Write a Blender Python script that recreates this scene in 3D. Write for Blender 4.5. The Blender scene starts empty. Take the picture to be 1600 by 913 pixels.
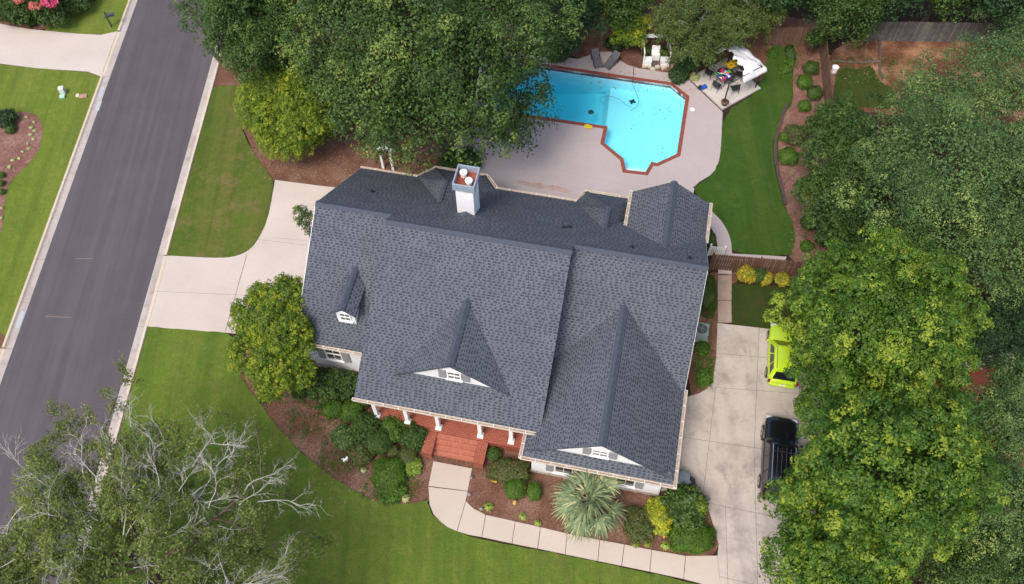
import bpy, math, random
import numpy as np
from mathutils import Vector, Matrix
from mathutils.geometry import tessellate_polygon, delaunay_2d_cdt
R = math.radians
S = bpy.context.scene
COL = S.collection
# ------------------------------------------------------------------ camera
CH = 48.0; FPX = 1395.0; TILT = 0.54835; ROLL = -0.01624
cam_d = bpy.data.cameras.new("camera"); cam = bpy.data.objects.new("camera", cam_d); COL.objects.link(cam)
CM = Matrix.Rotation(TILT, 3, 'X') @ Matrix.Rotation(ROLL, 3, 'Z')
cam.matrix_world = Matrix.Translation((0, 0, CH)) @ CM.to_4x4()
cam_d.sensor_width = 36; cam_d.lens = FPX/1600*36; cam_d.clip_end = 2000; cam_d.clip_start = .5
S.camera = cam
# ------------------------------------------------------------------ light
SUN_EL, SUN_AZ = 57, 214           # azimuth clockwise from +Y
w = bpy.data.worlds.new("World"); S.world = w; w.use_nodes = True
nt = w.node_tree; bg = nt.nodes['Background']
sky = nt.nodes.new('ShaderNodeTexSky'); sky.sky_type = 'NISHITA'; sky.sun_disc = False
sky.sun_elevation = R(SUN_EL); sky.sun_rotation = R(SUN_AZ); sky.air_density = 1.0; sky.dust_density = 4.0; sky.ozone_density = 1.0
nt.links.new(sky.outputs[0], bg.inputs[0]); bg.inputs[1].default_value = 0.15
sl = bpy.data.lights.new("sun", 'SUN'); sl.energy = 1.25; sl.angle = R(17); sl.color = (1, .95, .88)
so = bpy.data.objects.new("sun", sl); COL.objects.link(so)
az, el = R(SUN_AZ), R(SUN_EL)
so.rotation_euler = Vector((math.sin(az)*math.cos(el), math.cos(az)*math.cos(el), math.sin(el))).to_track_quat('Z', 'Y').to_euler()
S.view_settings.view_transform = 'Standard'; S.view_settings.look = 'None'; S.view_settings.gamma = 1
S.view_settings.exposure = 0.70
# ------------------------------------------------------------------ survey helpers
def G(x, y, z=0.0):
    """survey point: ground (or height z) position seen at full-size photo pixel x, y"""
    d = CM @ Vector(((x-800)/FPX, (456.5-y)/FPX, -1)); t = (z-CH)/d.z
    return Vector((d.x*t, d.y*t, z))
def mpp(x, y, z=0.0):
    return abs((CM.transposed() @ (G(x, y, z)-Vector((0, 0, CH)))).z)/FPX
HY = -0.2182
HU = Vector((math.cos(HY), math.sin(HY), 0)); HV = Vector((-math.sin(HY), math.cos(HY), 0))
H0 = (-6.0, 26.0)
def HP(u, v, z=0.0): return HU*u + HV*v + Vector((0, 0, z))
def L(u, v, z): return (u-H0[0], v-H0[1], z)
# ------------------------------------------------------------------ materials
MATS = {}
def new_mat(name):
    m = bpy.data.materials.new(name); m.use_nodes = True; MATS[name] = m
    n = m.node_tree.nodes; return m, n, m.node_tree.links, n['Principled BSDF']
def setv(n, k, v):
    n.inputs[k].default_value = v
def noise_fac(n, l, coord, scale, detail=4, rough=.6, lo=.35, hi=.65, stretch=None):
    t = n.new('ShaderNodeTexNoise'); setv(t, 'Scale', scale); setv(t, 'Detail', detail); setv(t, 'Roughness', rough)
    if stretch:
        mp = n.new('ShaderNodeMapping'); mp.inputs['Scale'].default_value = stretch[:3]
        if len(stretch) > 3: mp.inputs['Rotation'].default_value = (0, 0, stretch[3])
        l.new(coord, mp.inputs[0]); l.new(mp.outputs[0], t.inputs['Vector'])
    else: l.new(coord, t.inputs['Vector'])
    r = n.new('ShaderNodeMapRange'); setv(r, 'From Min', lo); setv(r, 'From Max', hi); l.new(t.outputs[0], r.inputs[0])
    return r.outputs[0]
def mix(n, l, fac, a, b, mode='MIX'):
    m = n.new('ShaderNodeMix'); m.data_type = 'RGBA'; m.blend_type = mode
    for s, v in ((m.inputs[0], fac), (m.inputs[6], a), (m.inputs[7], b)):
        if isinstance(v, (int, float)): s.default_value = v
        elif isinstance(v, tuple): s.default_value = v if len(v) == 4 else v+(1,)
        else: l.new(v, s)
    return m.outputs[2]
def mul(n, l, a, k):
    m = n.new('ShaderNodeMath'); m.operation = 'MULTIPLY'; l.new(a, m.inputs[0]); m.inputs[1].default_value = k; return m.outputs[0]
def bump(n, l, b, h, strength=.4, dist=.02):
    t = n.new('ShaderNodeBump'); setv(t, 'Strength', strength); setv(t, 'Distance', dist)
    l.new(h, t.inputs['Height']); l.new(t.outputs[0], b.inputs['Normal'])
def pm(name, c1, c2=None, scale=3.0, rough=.7, bmp=0.0, fine=None, metal=0, fine_amt=.5, spec=.5, c3=None, s3=.3, stretch=None):
    """layered procedural: c1/c2 by noise, optional c3 by big noise, optional fine speckle"""
    m, n, l, b = new_mat(name)
    tc = n.new('ShaderNodeTexCoord').outputs['Object']
    setv(b, 'Roughness', rough); setv(b, 'Metallic', metal); setv(b, 'Specular IOR Level', spec)
    c2 = c2 or tuple(x*.8 for x in c1)
    f = noise_fac(n, l, tc, scale, stretch=stretch)
    c = mix(n, l, f, c1, c2)
    if c3: c = mix(n, l, noise_fac(n, l, tc, s3, 5, .6, .48, .62), c, c3)
    if fine:
        g = noise_fac(n, l, tc, fine, 3, .7, .3, .7)
        c = mix(n, l, fine_amt, c, mix(n, l, g, (.35, .35, .35), (1.0, 1.0, 1.0)), 'MULTIPLY') if False else mix(n, l, mul(n, l, g, fine_amt), c, tuple(x*.35 for x in c2))
        if bmp: bump(n, l, b, g, bmp, .03)
    elif bmp: bump(n, l, b, f, bmp, .02)
    l.new(c, b.inputs['Base Color'])
    return m
def brick_mat(name, ca, cb, cm, bw, rh, mort, offset=.5, rough=.8, bias=0.0, dirt=None, big=None):
    m, n, l, b = new_mat(name)
    tcn = n.new('ShaderNodeTexCoord'); uv = tcn.outputs['UV']; ob = tcn.outputs['Object']
    t = n.new('ShaderNodeTexBrick'); l.new(uv, t.inputs['Vector'])
    setv(t, 'Color1', ca+(1,)); setv(t, 'Color2', cb+(1,)); setv(t, 'Mortar', cm+(1,)); setv(t, 'Scale', 1.0)
    setv(t, 'Mortar Size', mort); setv(t, 'Brick Width', bw); setv(t, 'Row Height', rh); setv(t, 'Bias', bias); setv(t, 'Mortar Smooth', .3)
    t.offset = offset; t.squash = 1
    c = t.outputs[0]
    if big: c = mix(n, l, mul(n, l, noise_fac(n, l, ob, .6, 4), .35), c, big)
    c = mix(n, l, mul(n, l, noise_fac(n, l, ob, 9, 4), .3), c, tuple(x*.5 for x in ca))
    l.new(c, b.inputs['Base Color']); setv(b, 'Roughness', rough); setv(b, 'Specular IOR Level', .3)
    bump(n, l, b, t.outputs[1], -.35, .01)
    return m
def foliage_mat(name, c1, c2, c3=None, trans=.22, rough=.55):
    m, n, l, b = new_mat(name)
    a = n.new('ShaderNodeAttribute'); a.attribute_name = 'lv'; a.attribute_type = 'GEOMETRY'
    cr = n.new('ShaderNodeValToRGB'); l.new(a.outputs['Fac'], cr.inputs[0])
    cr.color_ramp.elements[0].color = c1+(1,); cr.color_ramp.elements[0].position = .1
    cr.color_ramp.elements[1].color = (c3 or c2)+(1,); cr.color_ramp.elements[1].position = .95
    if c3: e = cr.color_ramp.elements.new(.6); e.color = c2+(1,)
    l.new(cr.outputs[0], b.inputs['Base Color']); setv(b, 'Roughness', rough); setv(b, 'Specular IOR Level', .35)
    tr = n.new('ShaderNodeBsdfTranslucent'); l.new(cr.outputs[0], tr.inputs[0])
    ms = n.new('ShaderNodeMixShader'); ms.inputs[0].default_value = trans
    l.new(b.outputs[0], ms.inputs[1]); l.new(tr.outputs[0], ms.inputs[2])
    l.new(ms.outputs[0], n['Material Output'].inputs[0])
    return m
def lawn_mat(name, c1, c2, c3, c4=None, ang=.4):
    m, n, l, b = new_mat(name)
    tc = n.new('ShaderNodeTexCoord').outputs['Object']
    c = mix(n, l, noise_fac(n, l, tc, .3, 7, .7, .36, .62), c1, c2)
    c = mix(n, l, mul(n, l, noise_fac(n, l, tc, 1.1, 8, .8, .5, .66), .85), c, c3)
    c = mix(n, l, mul(n, l, noise_fac(n, l, tc, .5, 3, .6, .44, .58, (1, .06, 1, ang)), .35), c, c3)
    c = mix(n, l, mul(n, l, noise_fac(n, l, tc, .95, 3, .7, .48, .6, (1, .05, 1, ang+.03)), .4), c, tuple(x*.7 for x in c1))
    if c4: c = mix(n, l, mul(n, l, noise_fac(n, l, tc, .45, 8, .78, .52, .66), .75), c, c4)
    c = mix(n, l, mul(n, l, noise_fac(n, l, tc, 3.2, 6, .8, .5, .7), .5), c, tuple(x*.6 for x in c1))
    g = noise_fac(n, l, tc, 13, 5, .85, .3, .72)
    c = mix(n, l, mul(n, l, g, .6), c, tuple(x*.32 for x in c1))
    l.new(c, b.inputs['Base Color']); setv(b, 'Roughness', .9); setv(b, 'Specular IOR Level', .15)
    g2 = noise_fac(n, l, tc, 26, 3, .8, .2, .8)
    bump(n, l, b, g2, .8, .07)
    return m
# ------------------------------------------------------------------ mesh helpers
def tag(o, label=None, cat=None, group=None, kind=None):
    if label: o['label'] = label
    if cat: o['category'] = cat
    if group: o['group'] = group
    if kind: o['kind'] = kind
    return o
def empty(name, loc, rz=0.0, label=None, cat=None, group=None):
    o = bpy.data.objects.new(name, None); COL.objects.link(o); o.location = loc; o.rotation_euler = (0, 0, rz); o.empty_display_size = .3
    return tag(o, label, cat, group)
class MB:
    def __init__(s): s.v = []; s.f = []; s.m = []; s.mi = 0
    def add(s, vs, fs, mi=None):
        o = len(s.v); s.v += [tuple(x) for x in vs]; s.f += [tuple(i+o for i in f) for f in fs]; s.m += [s.mi if mi is None else mi]*len(fs); return s
    def box(s, c, d, rz=0.0, mi=None, taper=1.0, ry=0.0):
        hx, hy, hz = d[0]/2, d[1]/2, d[2]/2; ca, sa = math.cos(rz), math.sin(rz); cy, sy = math.cos(ry), math.sin(ry); vs = []
        for z, k in ((-hz, 1), (hz, taper)):
            for x, y in ((-hx, -hy), (hx, -hy), (hx, hy), (-hx, hy)):
                x2, y2 = x*k, y*k
                x3, z3 = x2*cy+z*sy, -x2*sy+z*cy
                vs.append((c[0]+x3*ca-y2*sa, c[1]+x3*sa+y2*ca, c[2]+z3))
        return s.add(vs, [(3, 2, 1, 0), (4, 5, 6, 7), (0, 1, 5, 4), (1, 2, 6, 5), (2, 3, 7, 6), (3, 0, 4, 7)], mi)
    def b2(s, a, b, mi=None):
        return s.box([(a[i]+b[i])/2 for i in range(3)], [abs(b[i]-a[i]) for i in range(3)], 0, mi)
    def tube(s, pts, rad, n=6, mi=None, cap=True):
        pts = [Vector(p) for p in pts]; rad = rad if isinstance(rad, (list, tuple)) else [rad]*len(pts); vs = []; up = Vector((0.13, .31, .94))
        for i, p in enumerate(pts):
            t = (pts[min(i+1, len(pts)-1)]-pts[max(i-1, 0)]); t = t.normalized() if t.length > 1e-6 else Vector((0, 0, 1))
            a = t.cross(up)
            if a.length < .05: a = t.cross(Vector((1, 0, 0)))
            a.normalize(); b = t.cross(a); up = b.cross(t)*1.0 if False else up
            for k in range(n):
                q = 2*math.pi*k/n; vs.append(p+(a*math.cos(q)+b*math.sin(q))*rad[i])
        fs = [(i*n+k, i*n+(k+1) % n, (i+1)*n+(k+1) % n, (i+1)*n+k) for i in range(len(pts)-1) for k in range(n)]
        if cap: fs += [tuple(range(n)), tuple(range(len(vs)-n, len(vs)))[::-1]]
        return s.add(vs, fs, mi)
    def cyl(s, c, r, h, n=20, mi=None, r2=None):
        return s.tube([c, (c[0], c[1], c[2]+h)], [r, r if r2 is None else r2], n, mi)
    def slab(s, top, th, mi=0, side=None):
        """polygon (3D, any plane) with thickness th straight down"""
        top = [Vector(p) for p in top]; n = len(top); bot = [p-Vector((0, 0, th)) for p in top]
        side = mi if side is None else side
        s.add(top, [tuple(range(n))], mi)
        s.add(top+bot, [(n+(i+1) % n, (i+1) % n, i, n+i) for i in range(n)]+[tuple(range(2*n-1, n-1, -1))], side)
        return s
    def flat(s, poly, z0, z1, holes=(), mi=0, side=None):
        """horizontal 2D polygon(s) prism from z0 to z1 with holes"""
        loops = [[Vector((p[0], p[1], 0)) for p in poly]]+[[Vector((p[0], p[1], 0)) for p in h] for h in holes]
        tri = tessellate_polygon(loops); allp = [p for lp in loops for p in lp]
        tris = []
        for t in tri:
            a, b, c = (allp[i] for i in t)
            cr = (b.x-a.x)*(c.y-a.y)-(b.y-a.y)*(c.x-a.x)
            if abs(cr) < 1e-9: continue
            tris.append(tuple(t) if cr > 0 else tuple(t)[::-1])
        s.add([(p.x, p.y, z1) for p in allp], tris, mi)
        if z0 < z1:
            o = 0
            for li, lp in enumerate(loops):
                m_ = len(lp); area = sum(lp[i].x*lp[(i+1) % m_].y-lp[(i+1) % m_].x*lp[i].y for i in range(m_))
                vs = [(p.x, p.y, z1) for p in lp]+[(p.x, p.y, z0) for p in lp]
                ccw = (area > 0) == (li == 0)
                s.add(vs, [((i, m_+i, m_+(i+1) % m_, (i+1) % m_) if ccw else (i, (i+1) % m_, m_+(i+1) % m_, m_+i)) for i in range(m_)], mi if side is None else side)
        return s
    def build(s, name, mats, parent=None, smooth=False, bevel=0.0, subsurf=0, loc=None, rz=None):
        me = bpy.data.meshes.new(name); me.from_pydata(s.v, [], s.f)
        if not isinstance(mats, (list, tuple)): mats = [mats]
        for m in mats: me.materials.append(m)
        me.polygons.foreach_set('material_index', s.m)
        if smooth: me.polygons.foreach_set('use_smooth', [True]*len(s.f))
        uv = me.uv_layers.new(name='UVMap'); Z = Vector((0, 0, 1))
        for p in me.polygons:
            nn = p.normal; t = Z.cross(nn)
            t = t.normalized() if t.length > .02 else Vector((1, 0, 0)); b = nn.cross(t)
            for li in p.loop_indices:
                co = me.vertices[me.loops[li].vertex_index].co; uv.data[li].uv = (co.dot(t), co.dot(b))
        me.update()
        o = bpy.data.objects.new(name, me); COL.objects.link(o)
        if parent: o.parent = parent
        if loc is not None: o.location = loc
        if rz is not None: o.rotation_euler = (0, 0, rz)
        if bevel:
            b = o.modifiers.new('b', 'BEVEL'); b.width = bevel; b.segments = 2; b.limit_method = 'ANGLE'; b.angle_limit = R(40)
        if subsurf:
            q = o.modifiers.new('s', 'SUBSURF'); q.levels = q.render_levels = subsurf
        return o
def copy_tree(o, parent=None):
    c = o.copy(); COL.objects.link(c)
    if parent: c.parent = parent
    for ch in list(o.children): copy_tree(ch, c)
    return c
def chaikin(pts, it=2, closed=True):
    pts = [tuple(p[:2]) for p in pts]
    for _ in range(it):
        q = []
        n = len(pts)
        for i in range(n if closed else n-1):
            a, b = pts[i], pts[(i+1) % n]
            q += [(a[0]*.75+b[0]*.25, a[1]*.75+b[1]*.25), (a[0]*.25+b[0]*.75, a[1]*.25+b[1]*.75)]
        if not closed: q = [pts[0]]+q+[pts[-1]]
        pts = q
    return pts
def dens(pts, step, jit, rng):
    out = []
    n = len(pts)
    for i in range(n):
        a, b = Vector(pts[i][:2]), Vector(pts[(i+1) % n][:2]); k = max(1, int((b-a).length/step))
        if (b-a).length > 60: k = 1
        for j in range(k):
            p = a.lerp(b, j/k); out.append((p.x+rng.uniform(-jit, jit), p.y+rng.uniform(-jit, jit)))
    return out
def PX(lst, z=0.0): return [tuple(G(x, y, z))[:2] for x, y in lst]
def offset_poly(pts, d):
    """offset closed polygon inward by d (positive = inward for either winding)"""
    n = len(pts); P = [Vector(p[:2]) for p in pts]
    area = sum(P[i].x*P[(i+1) % n].y-P[(i+1) % n].x*P[i].y for i in range(n)); sg = 1 if area > 0 else -1; out = []
    for i in range(n):
        a, b, c = P[i-1], P[i], P[(i+1) % n]; e1 = (b-a).normalized(); e2 = (c-b).normalized()
        n1 = Vector((-e1.y, e1.x))*sg; n2 = Vector((-e2.y, e2.x))*sg; h = (n1+n2); h = h/max(.3, (1+n1.dot(n2)))
        out.append(tuple(b+h*d))
    return out
# ------------------------------------------------------------------ foliage
def np_mesh(name, V, lv, mat, per=4):
    n = len(V)//per; me = bpy.data.meshes.new(name)
    me.vertices.add(n*per); me.vertices.foreach_set('co', np.ascontiguousarray(V, dtype=np.float32).ravel())
    me.loops.add(n*per); me.loops.foreach_set('vertex_index', np.arange(n*per, dtype=np.int32))
    me.polygons.add(n); me.polygons.foreach_set('loop_start', np.arange(0, n*per, per, dtype=np.int32))
    me.update(calc_edges=True)
    at = me.attributes.new('lv', 'FLOAT', 'FACE'); at.data.foreach_set('value', lv.astype(np.float32))
    me.materials.append(mat)
    return me
def unit(a): return a/np.maximum(np.linalg.norm(a, axis=-1, keepdims=True), 1e-9)
def leaf_verts(rng, P, N, Ln, asp=.62, fold=.12, A=None):
    n = len(P); N = unit(N)
    a = rng.normal(size=(n, 3)) if A is None else A
    a = unit(a-N*np.sum(a*N, 1, keepdims=True)); b = np.cross(N, a)
    Ln = np.broadcast_to(np.asarray(Ln, float).reshape(-1, 1) if np.ndim(Ln) else np.full((n, 1), Ln), (n, 1))
    W = Ln*asp
    V = np.empty((n, 4, 3))
    V[:, 0] = P-a*Ln*.5; V[:, 2] = P+a*Ln*.5
    V[:, 1] = P+b*W*.5+N*Ln*fold-a*Ln*.08; V[:, 3] = P-b*W*.5+N*Ln*fold-a*Ln*.08
    return V.reshape(-1, 3)
def lobes_auto(rng, c, r, n=9, k=.48, spread=.62):
    out = [(c[0], c[1], c[2], r[0]*.74, r[1]*.74, r[2]*.86)]
    for i in range(n):
        ph = 2*math.pi*(i+rng.uniform(-.25, .25))/n; zz = rng.uniform(-.25, .55); h = math.sqrt(1-zz*zz)*spread*rng.uniform(.85, 1.15)
        q = k*rng.uniform(.8, 1.2)
        out.append((c[0]+math.cos(ph)*h*r[0], c[1]+math.sin(ph)*h*r[1], c[2]+zz*.6*r[2], r[0]*q, r[1]*q, r[2]*q))
    for i in range(max(2, n//3)):
        ph = rng.uniform(0, 6.28); h = .3*rng.uniform(.4, 1.2); q = k*rng.uniform(.75, 1.0)
        out.append((c[0]+math.cos(ph)*h*r[0], c[1]+math.sin(ph)*h*r[1], c[2]+.55*r[2], r[0]*q, r[1]*q, r[2]*q))
    return out
def clumps(rng, lobes, cr, zlo=-.45, dens_=1.0, jit=.1, shell=1.0):
    C = []; N = []; LB = np.array(lobes)
    for i, (x, y, z, rx, ry, rz) in enumerate(lobes):
        area = 4*math.pi*((rx*ry)**1.6+(rx*rz)**1.6+(ry*rz)**1.6)**(1/1.6)/3**(1/1.6)
        m = int(area/(cr*cr*1.5)*dens_)+3
        d = unit(rng.normal(size=(m, 3))); d = d[d[:, 2] > zlo]
        rr = shell*(1+jit*rng.normal(size=(len(d), 1)))
        p = np.array([x, y, z])+d*np.array([rx, ry, rz])*rr
        nn = unit(d/np.array([rx, ry, rz]))
        keep = np.ones(len(p), bool)
        for j in range(len(lobes)):
            if j == i: continue
            q = (p-LB[j, :3])/(LB[j, 3:]*shell); keep &= (np.sum(q*q, 1) > .72)
        C.append(p[keep]); N.append(nn[keep])
    return np.concatenate(C), np.concatenate(N)
def puff(rng, C, N, cr, k, leaf, asp=.62, up=.5, flat=1.0, var=.3, bias=.7, rnd=.7):
    """k leaves on each clump; returns leaf quads and per-leaf value"""
    m = len(C); rad = cr*rng.uniform(1-var, 1+var, size=(m, 1, 1))
    d = rng.normal(size=(m, k, 3)); d = unit(d)+N[:, None, :]*bias; d = unit(d)
    r = rad*rng.uniform(.45, 1.05, size=(m, k, 1))
    P = C[:, None, :]+d*r*np.array([1, 1, flat])
    nn = unit(d+np.array([0, 0, up])+rnd*rng.normal(size=(m, k, 3))*.6)
    lv = np.clip(.5+.2*rng.normal(size=(m, 1))+.2*rng.normal(size=(m, k)), 0, 1)
    Ls = leaf*rng.uniform(.7, 1.25, size=m*k)
    return leaf_verts(rng, P.reshape(-1, 3), nn.reshape(-1, 3), Ls, asp), lv.reshape(-1)
def puff2(rng, C, N, cr, leaf, sub=9, k=13, asp=.62, up=.35, rs=.40, rnd=.22):
    """two levels: each bough carries rounded florets, each floret a dome of leaves"""
    m = len(C); rad = cr*rng.uniform(.6, 1.3, size=(m, 1, 1))
    d = unit(unit(rng.normal(size=(m, sub, 3)))+N[:, None, :]*.6+np.array([0, 0, .35]))
    T = (C[:, None, :]+d*rad*rng.uniform(.55, 1.05, size=(m, sub, 1))).reshape(-1, 3); Nt = unit(d*.7+np.array([0, 0, .5])).reshape(-1, 3)
    tv = np.clip(.44+.21*np.repeat(rng.normal(size=m), sub)+.17*rng.normal(size=m*sub), 0, 1)
    q = len(T); dd = unit(unit(rng.normal(size=(q, k, 3)))+Nt[:, None, :]*.9)
    tr_ = cr*rs*rng.uniform(.6, 1.3, size=(q, 1, 1))
    P = T[:, None, :]+dd*tr_*rng.uniform(.75, 1.08, size=(q, k, 1))
    nn = unit(dd+np.array([0, 0, up])+rnd*rng.normal(size=(q, k, 3)))
    lv = np.clip(tv[:, None]+.10*rng.normal(size=(q, k)), 0, 1)
    return leaf_verts(rng, P.reshape(-1, 3), nn.reshape(-1, 3), leaf*rng.uniform(.7, 1.25, size=q*k), asp), lv.reshape(-1)
def link_mesh(name, me, parent=None, loc=None):
    o = bpy.data.objects.new(name, me); COL.objects.link(o)
    if parent: o.parent = parent
    if loc is not None: o.location = loc
    return o
# ------------------------------------------------------------------ palette
M = {}
M['asphalt'] = None
def asphalt():
    m, n, l, b = new_mat('asphalt'); tc = n.new('ShaderNodeTexCoord').outputs['Object']
    c = mix(n, l, noise_fac(n, l, tc, .5, 5, .6, .35, .65), (.076, .063, .069), (.092, .077, .083))
    c = mix(n, l, mul(n, l, noise_fac(n, l, tc, 1.6, 4, .6, .42, .68, (1, .03, 1)), .55), c, (.128, .110, .116))
    c = mix(n, l, mul(n, l, noise_fac(n, l, tc, .9, 3, .6, .5, .66, (1, .05, 1)), .5), c, (.072, .062, .071))
    g = noise_fac(n, l, tc, 45, 3, .8, .3, .7)
    c = mix(n, l, mul(n, l, g, .35), c, (.06, .055, .06))
    l.new(c, b.inputs['Base Color']); setv(b, 'Roughness', .75); setv(b, 'Specular IOR Level', .35); bump(n, l, b, g, .35, .01)
    return m
def concrete(name, c1, c2, stain, sp=.45, s=.8):
    m, n, l, b = new_mat(name); tc = n.new('ShaderNodeTexCoord').outputs['Object']
    c = mix(n, l, noise_fac(n, l, tc, .4, 5, .6, .35, .65), c1, c2)
    c = mix(n, l, mul(n, l, noise_fac(n, l, tc, s, 8, .72, .5, .7), sp), c, stain)
    c = mix(n, l, mul(n, l, noise_fac(n, l, tc, 5, 6, .75, .45, .75), .22), c, stain)
    if sp > .5:
        c = mix(n, l, mul(n, l, noise_fac(n, l, tc, .55, 9, .8, .53, .64), .55), c, tuple(x*.8 for x in stain))
        c = mix(n, l, mul(n, l, noise_fac(n, l, tc, 1.0, 4, .6, .5, .62, (1, .12, 1, .22)), .3), c, stain)
    c = mix(n, l, mul(n, l, noise_fac(n, l, tc, .22, 6, .7, .5, .6), .25), c, tuple(x*.9 for x in c1))
    g = noise_fac(n, l, tc, 40, 3, .8, .3, .75)
    c = mix(n, l, mul(n, l, g, .14), c, tuple(x*.4 for x in c2))
    l.new(c, b.inputs['Base Color']); setv(b, 'Roughness', .85); setv(b, 'Specular IOR Level', .25); bump(n, l, b, g, .25, .01)
    return m
M['asphalt'] = asphalt()
M['drive'] = concrete('drive_concrete', (.50, .43, .38), (.56, .49, .44), (.40, .34, .29), .3)
M['drive_old'] = concrete('weathered_concrete', (.48, .41, .35), (.56, .49, .43), (.25, .215, .19), .8, .3)
M['walk_old'] = concrete('stained_concrete', (.36, .27, .21), (.42, .33, .27), (.2, .16, .13), .6)
M['walk'] = concrete('walk_concrete', (.50, .42, .35), (.54, .47, .40), (.45, .32, .22), .25)
M['kerb'] = concrete('kerb_concrete', (.55, .45, .33), (.60, .52, .41), (.30, .23, .18), .35)
M['gutter_c'] = concrete('gutter_concrete', (.40, .35, .32), (.50, .45, .42), (.26, .21, .19), .6)
M['deck'] = concrete('deck_concrete', (.42, .36, .355), (.46, .395, .39), (.34, .285, .28), .45)
M['slab'] = concrete('pale_slab', (.50, .46, .43), (.58, .54, .5), (.36, .32, .28), .4)
M['joint'] = pm('joint_dirt', (.10, .08, .065), (.2, .16, .13), 6)
M['mulch'] = pm('mulch', (.25, .125, .085), (.17, .085, .058), 1.1, .95, 1.0, fine=9, fine_amt=.75, c3=(.31, .18, .13), s3=.5, spec=.1)
M['forest'] = pm('forest_floor', (.075, .042, .028), (.045, .032, .02), .8, .95, 1.0, fine=8, fine_amt=.7, spec=.1)
M['mulch_pink'] = pm('bark_chips', (.30, .155, .125), (.22, .11, .085), 1.3, .95, 1.0, fine=8, fine_amt=.7, c3=(.34, .2, .16), s3=.6, spec=.1)
M['clay'] = pm('red_clay', (.20, .085, .05), (.13, .06, .038), 1.0, .95, .8, fine=7, fine_amt=.55, c3=(.44, .24, .14), s3=.35, spec=.1)
M['lawn'] = lawn_mat('lawn_front', (.125, .215, .028), (.18, .265, .032), (.26, .29, .055), (.19, .18, .055))
M['lawn_w'] = lawn_mat('lawn_west', (.155, .235, .032), (.21, .28, .036), (.29, .31, .065))
M['lawn_patchy'] = lawn_mat('lawn_patchy', (.10, .165, .022), (.14, .195, .028), (.22, .20, .055), (.32, .22, .11))
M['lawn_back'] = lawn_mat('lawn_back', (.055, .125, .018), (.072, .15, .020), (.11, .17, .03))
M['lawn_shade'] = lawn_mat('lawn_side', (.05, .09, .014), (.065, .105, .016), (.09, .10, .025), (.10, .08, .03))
M['white'] = pm('white_paint', (.88, .88, .87), (.82, .82, .82), 2, .5, .0)
M['wallw'] = brick_mat('painted_brick', (.88, .88, .88), (.84, .84, .84), (.74, .74, .75), .22, .075, .008)
M['trim'] = pm('cream_trim', (.66, .58, .48), (.55, .45, .36), 6, .5)
M['guttm'] = pm('gutter_inside', (.42, .35, .28), (.28, .22, .17), 4, .7)
M['shingle'] = None
def shingle():
    """laminated shingles: courses of narrow dark tabs on a slate-blue base"""
    m, n, l, b = new_mat('shingle'); tcn = n.new('ShaderNodeTexCoord'); uv = tcn.outputs['UV']; ob = tcn.outputs['Object']
    def ma(op, a, b_=None, c_=None):
        q = n.new('ShaderNodeMath'); q.operation = op
        for i_, v in enumerate((a, b_, c_)):
            if v is None: continue
            if isinstance(v, (int, float)): q.inputs[i_].default_value = v
            else: l.new(v, q.inputs[i_])
        return q.outputs[0]
    sx = n.new('ShaderNodeSeparateXYZ'); l.new(uv, sx.inputs[0]); U, V = sx.outputs[0], sx.outputs[1]
    rv = ma('DIVIDE', ma('ADD', V, 90.0), .150); row = ma('FLOOR', rv); fv = ma('FRACT', rv)
    wn = n.new('ShaderNodeTexWhiteNoise'); wn.noise_dimensions = '1D'; l.new(row, wn.inputs['W'])
    uu = ma('ADD', ma('DIVIDE', ma('ADD', U, 90.0), .27), ma('MULTIPLY', wn.outputs[0], 7.3)); cell = ma('FLOOR', uu); fu = ma('FRACT', uu)
    cx = n.new('ShaderNodeCombineXYZ'); l.new(cell, cx.inputs[0]); l.new(row, cx.inputs[1]); w2 = n.new('ShaderNodeTexWhiteNoise'); w2.noise_dimensions = '2D'; l.new(cx.outputs[0], w2.inputs['Vector'])
    wid = ma('MULTIPLY_ADD', w2.outputs[0], .62, .18)           # tab width varies from tab to tab
    tab = ma('MULTIPLY', ma('LESS_THAN', fu, wid), ma('LESS_THAN', fv, .66))
    light = mix(n, l, noise_fac(n, l, ob, .7, 4, .6), (.098, .108, .126), (.120, .131, .152))
    light = mix(n, l, mul(n, l, noise_fac(n, l, ob, 1.4, 8, .8, .5, .68), .45), light, (.076, .085, .103))
    light = mix(n, l, mul(n, l, noise_fac(n, l, ob, 22, 3, .7, .3, .7), .3), light, (.07, .085, .115))
    c = mix(n, l, tab, light, (.040, .046, .060))
    edge = ma('LESS_THAN', fv, .15)
    c = mix(n, l, ma('MULTIPLY', edge, .6), c, (.036, .042, .058))
    l.new(c, b.inputs['Base Color']); setv(b, 'Roughness', .85); setv(b, 'Specular IOR Level', .3)
    bump(n, l, b, ma('SUBTRACT', ma('SUBTRACT', 1.0, fv), ma('MULTIPLY', tab, .4)), .4, .012)
    return m
M['shingle'] = shingle()
M['ridge'] = pm('ridge_cap', (.060, .072, .095), (.046, .056, .076), 5, .85, .2)
M['brick'] = brick_mat('red_brick', (.42, .125, .075), (.34, .09, .055), (.12, .05, .035), .24, .12, .014, rough=.8, big=(.27, .08, .055))
M['brickcap'] = brick_mat('red_brick_cap', (.46, .14, .085), (.38, .105, .065), (.40, .22, .16), .12, .30, .012, offset=0)
M['coping'] = brick_mat('coping_brick', (.30, .075, .045), (.25, .06, .04), (.15, .06, .05), .12, .25, .01, offset=0)
M['shutter'] = brick_mat('grey_shutter', (.34, .34, .35), (.30, .30, .31), (.2, .2, .21), 3.0, .06, .01)
M['glass'] = pm('window_glass', (.03, .035, .035), (.05, .05, .045), 2, .08)
M['fence'] = pm('fence_wood', (.19, .095, .055), (.12, .06, .036), 2.5, .85, .4, fine=12, fine_amt=.4)
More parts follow.
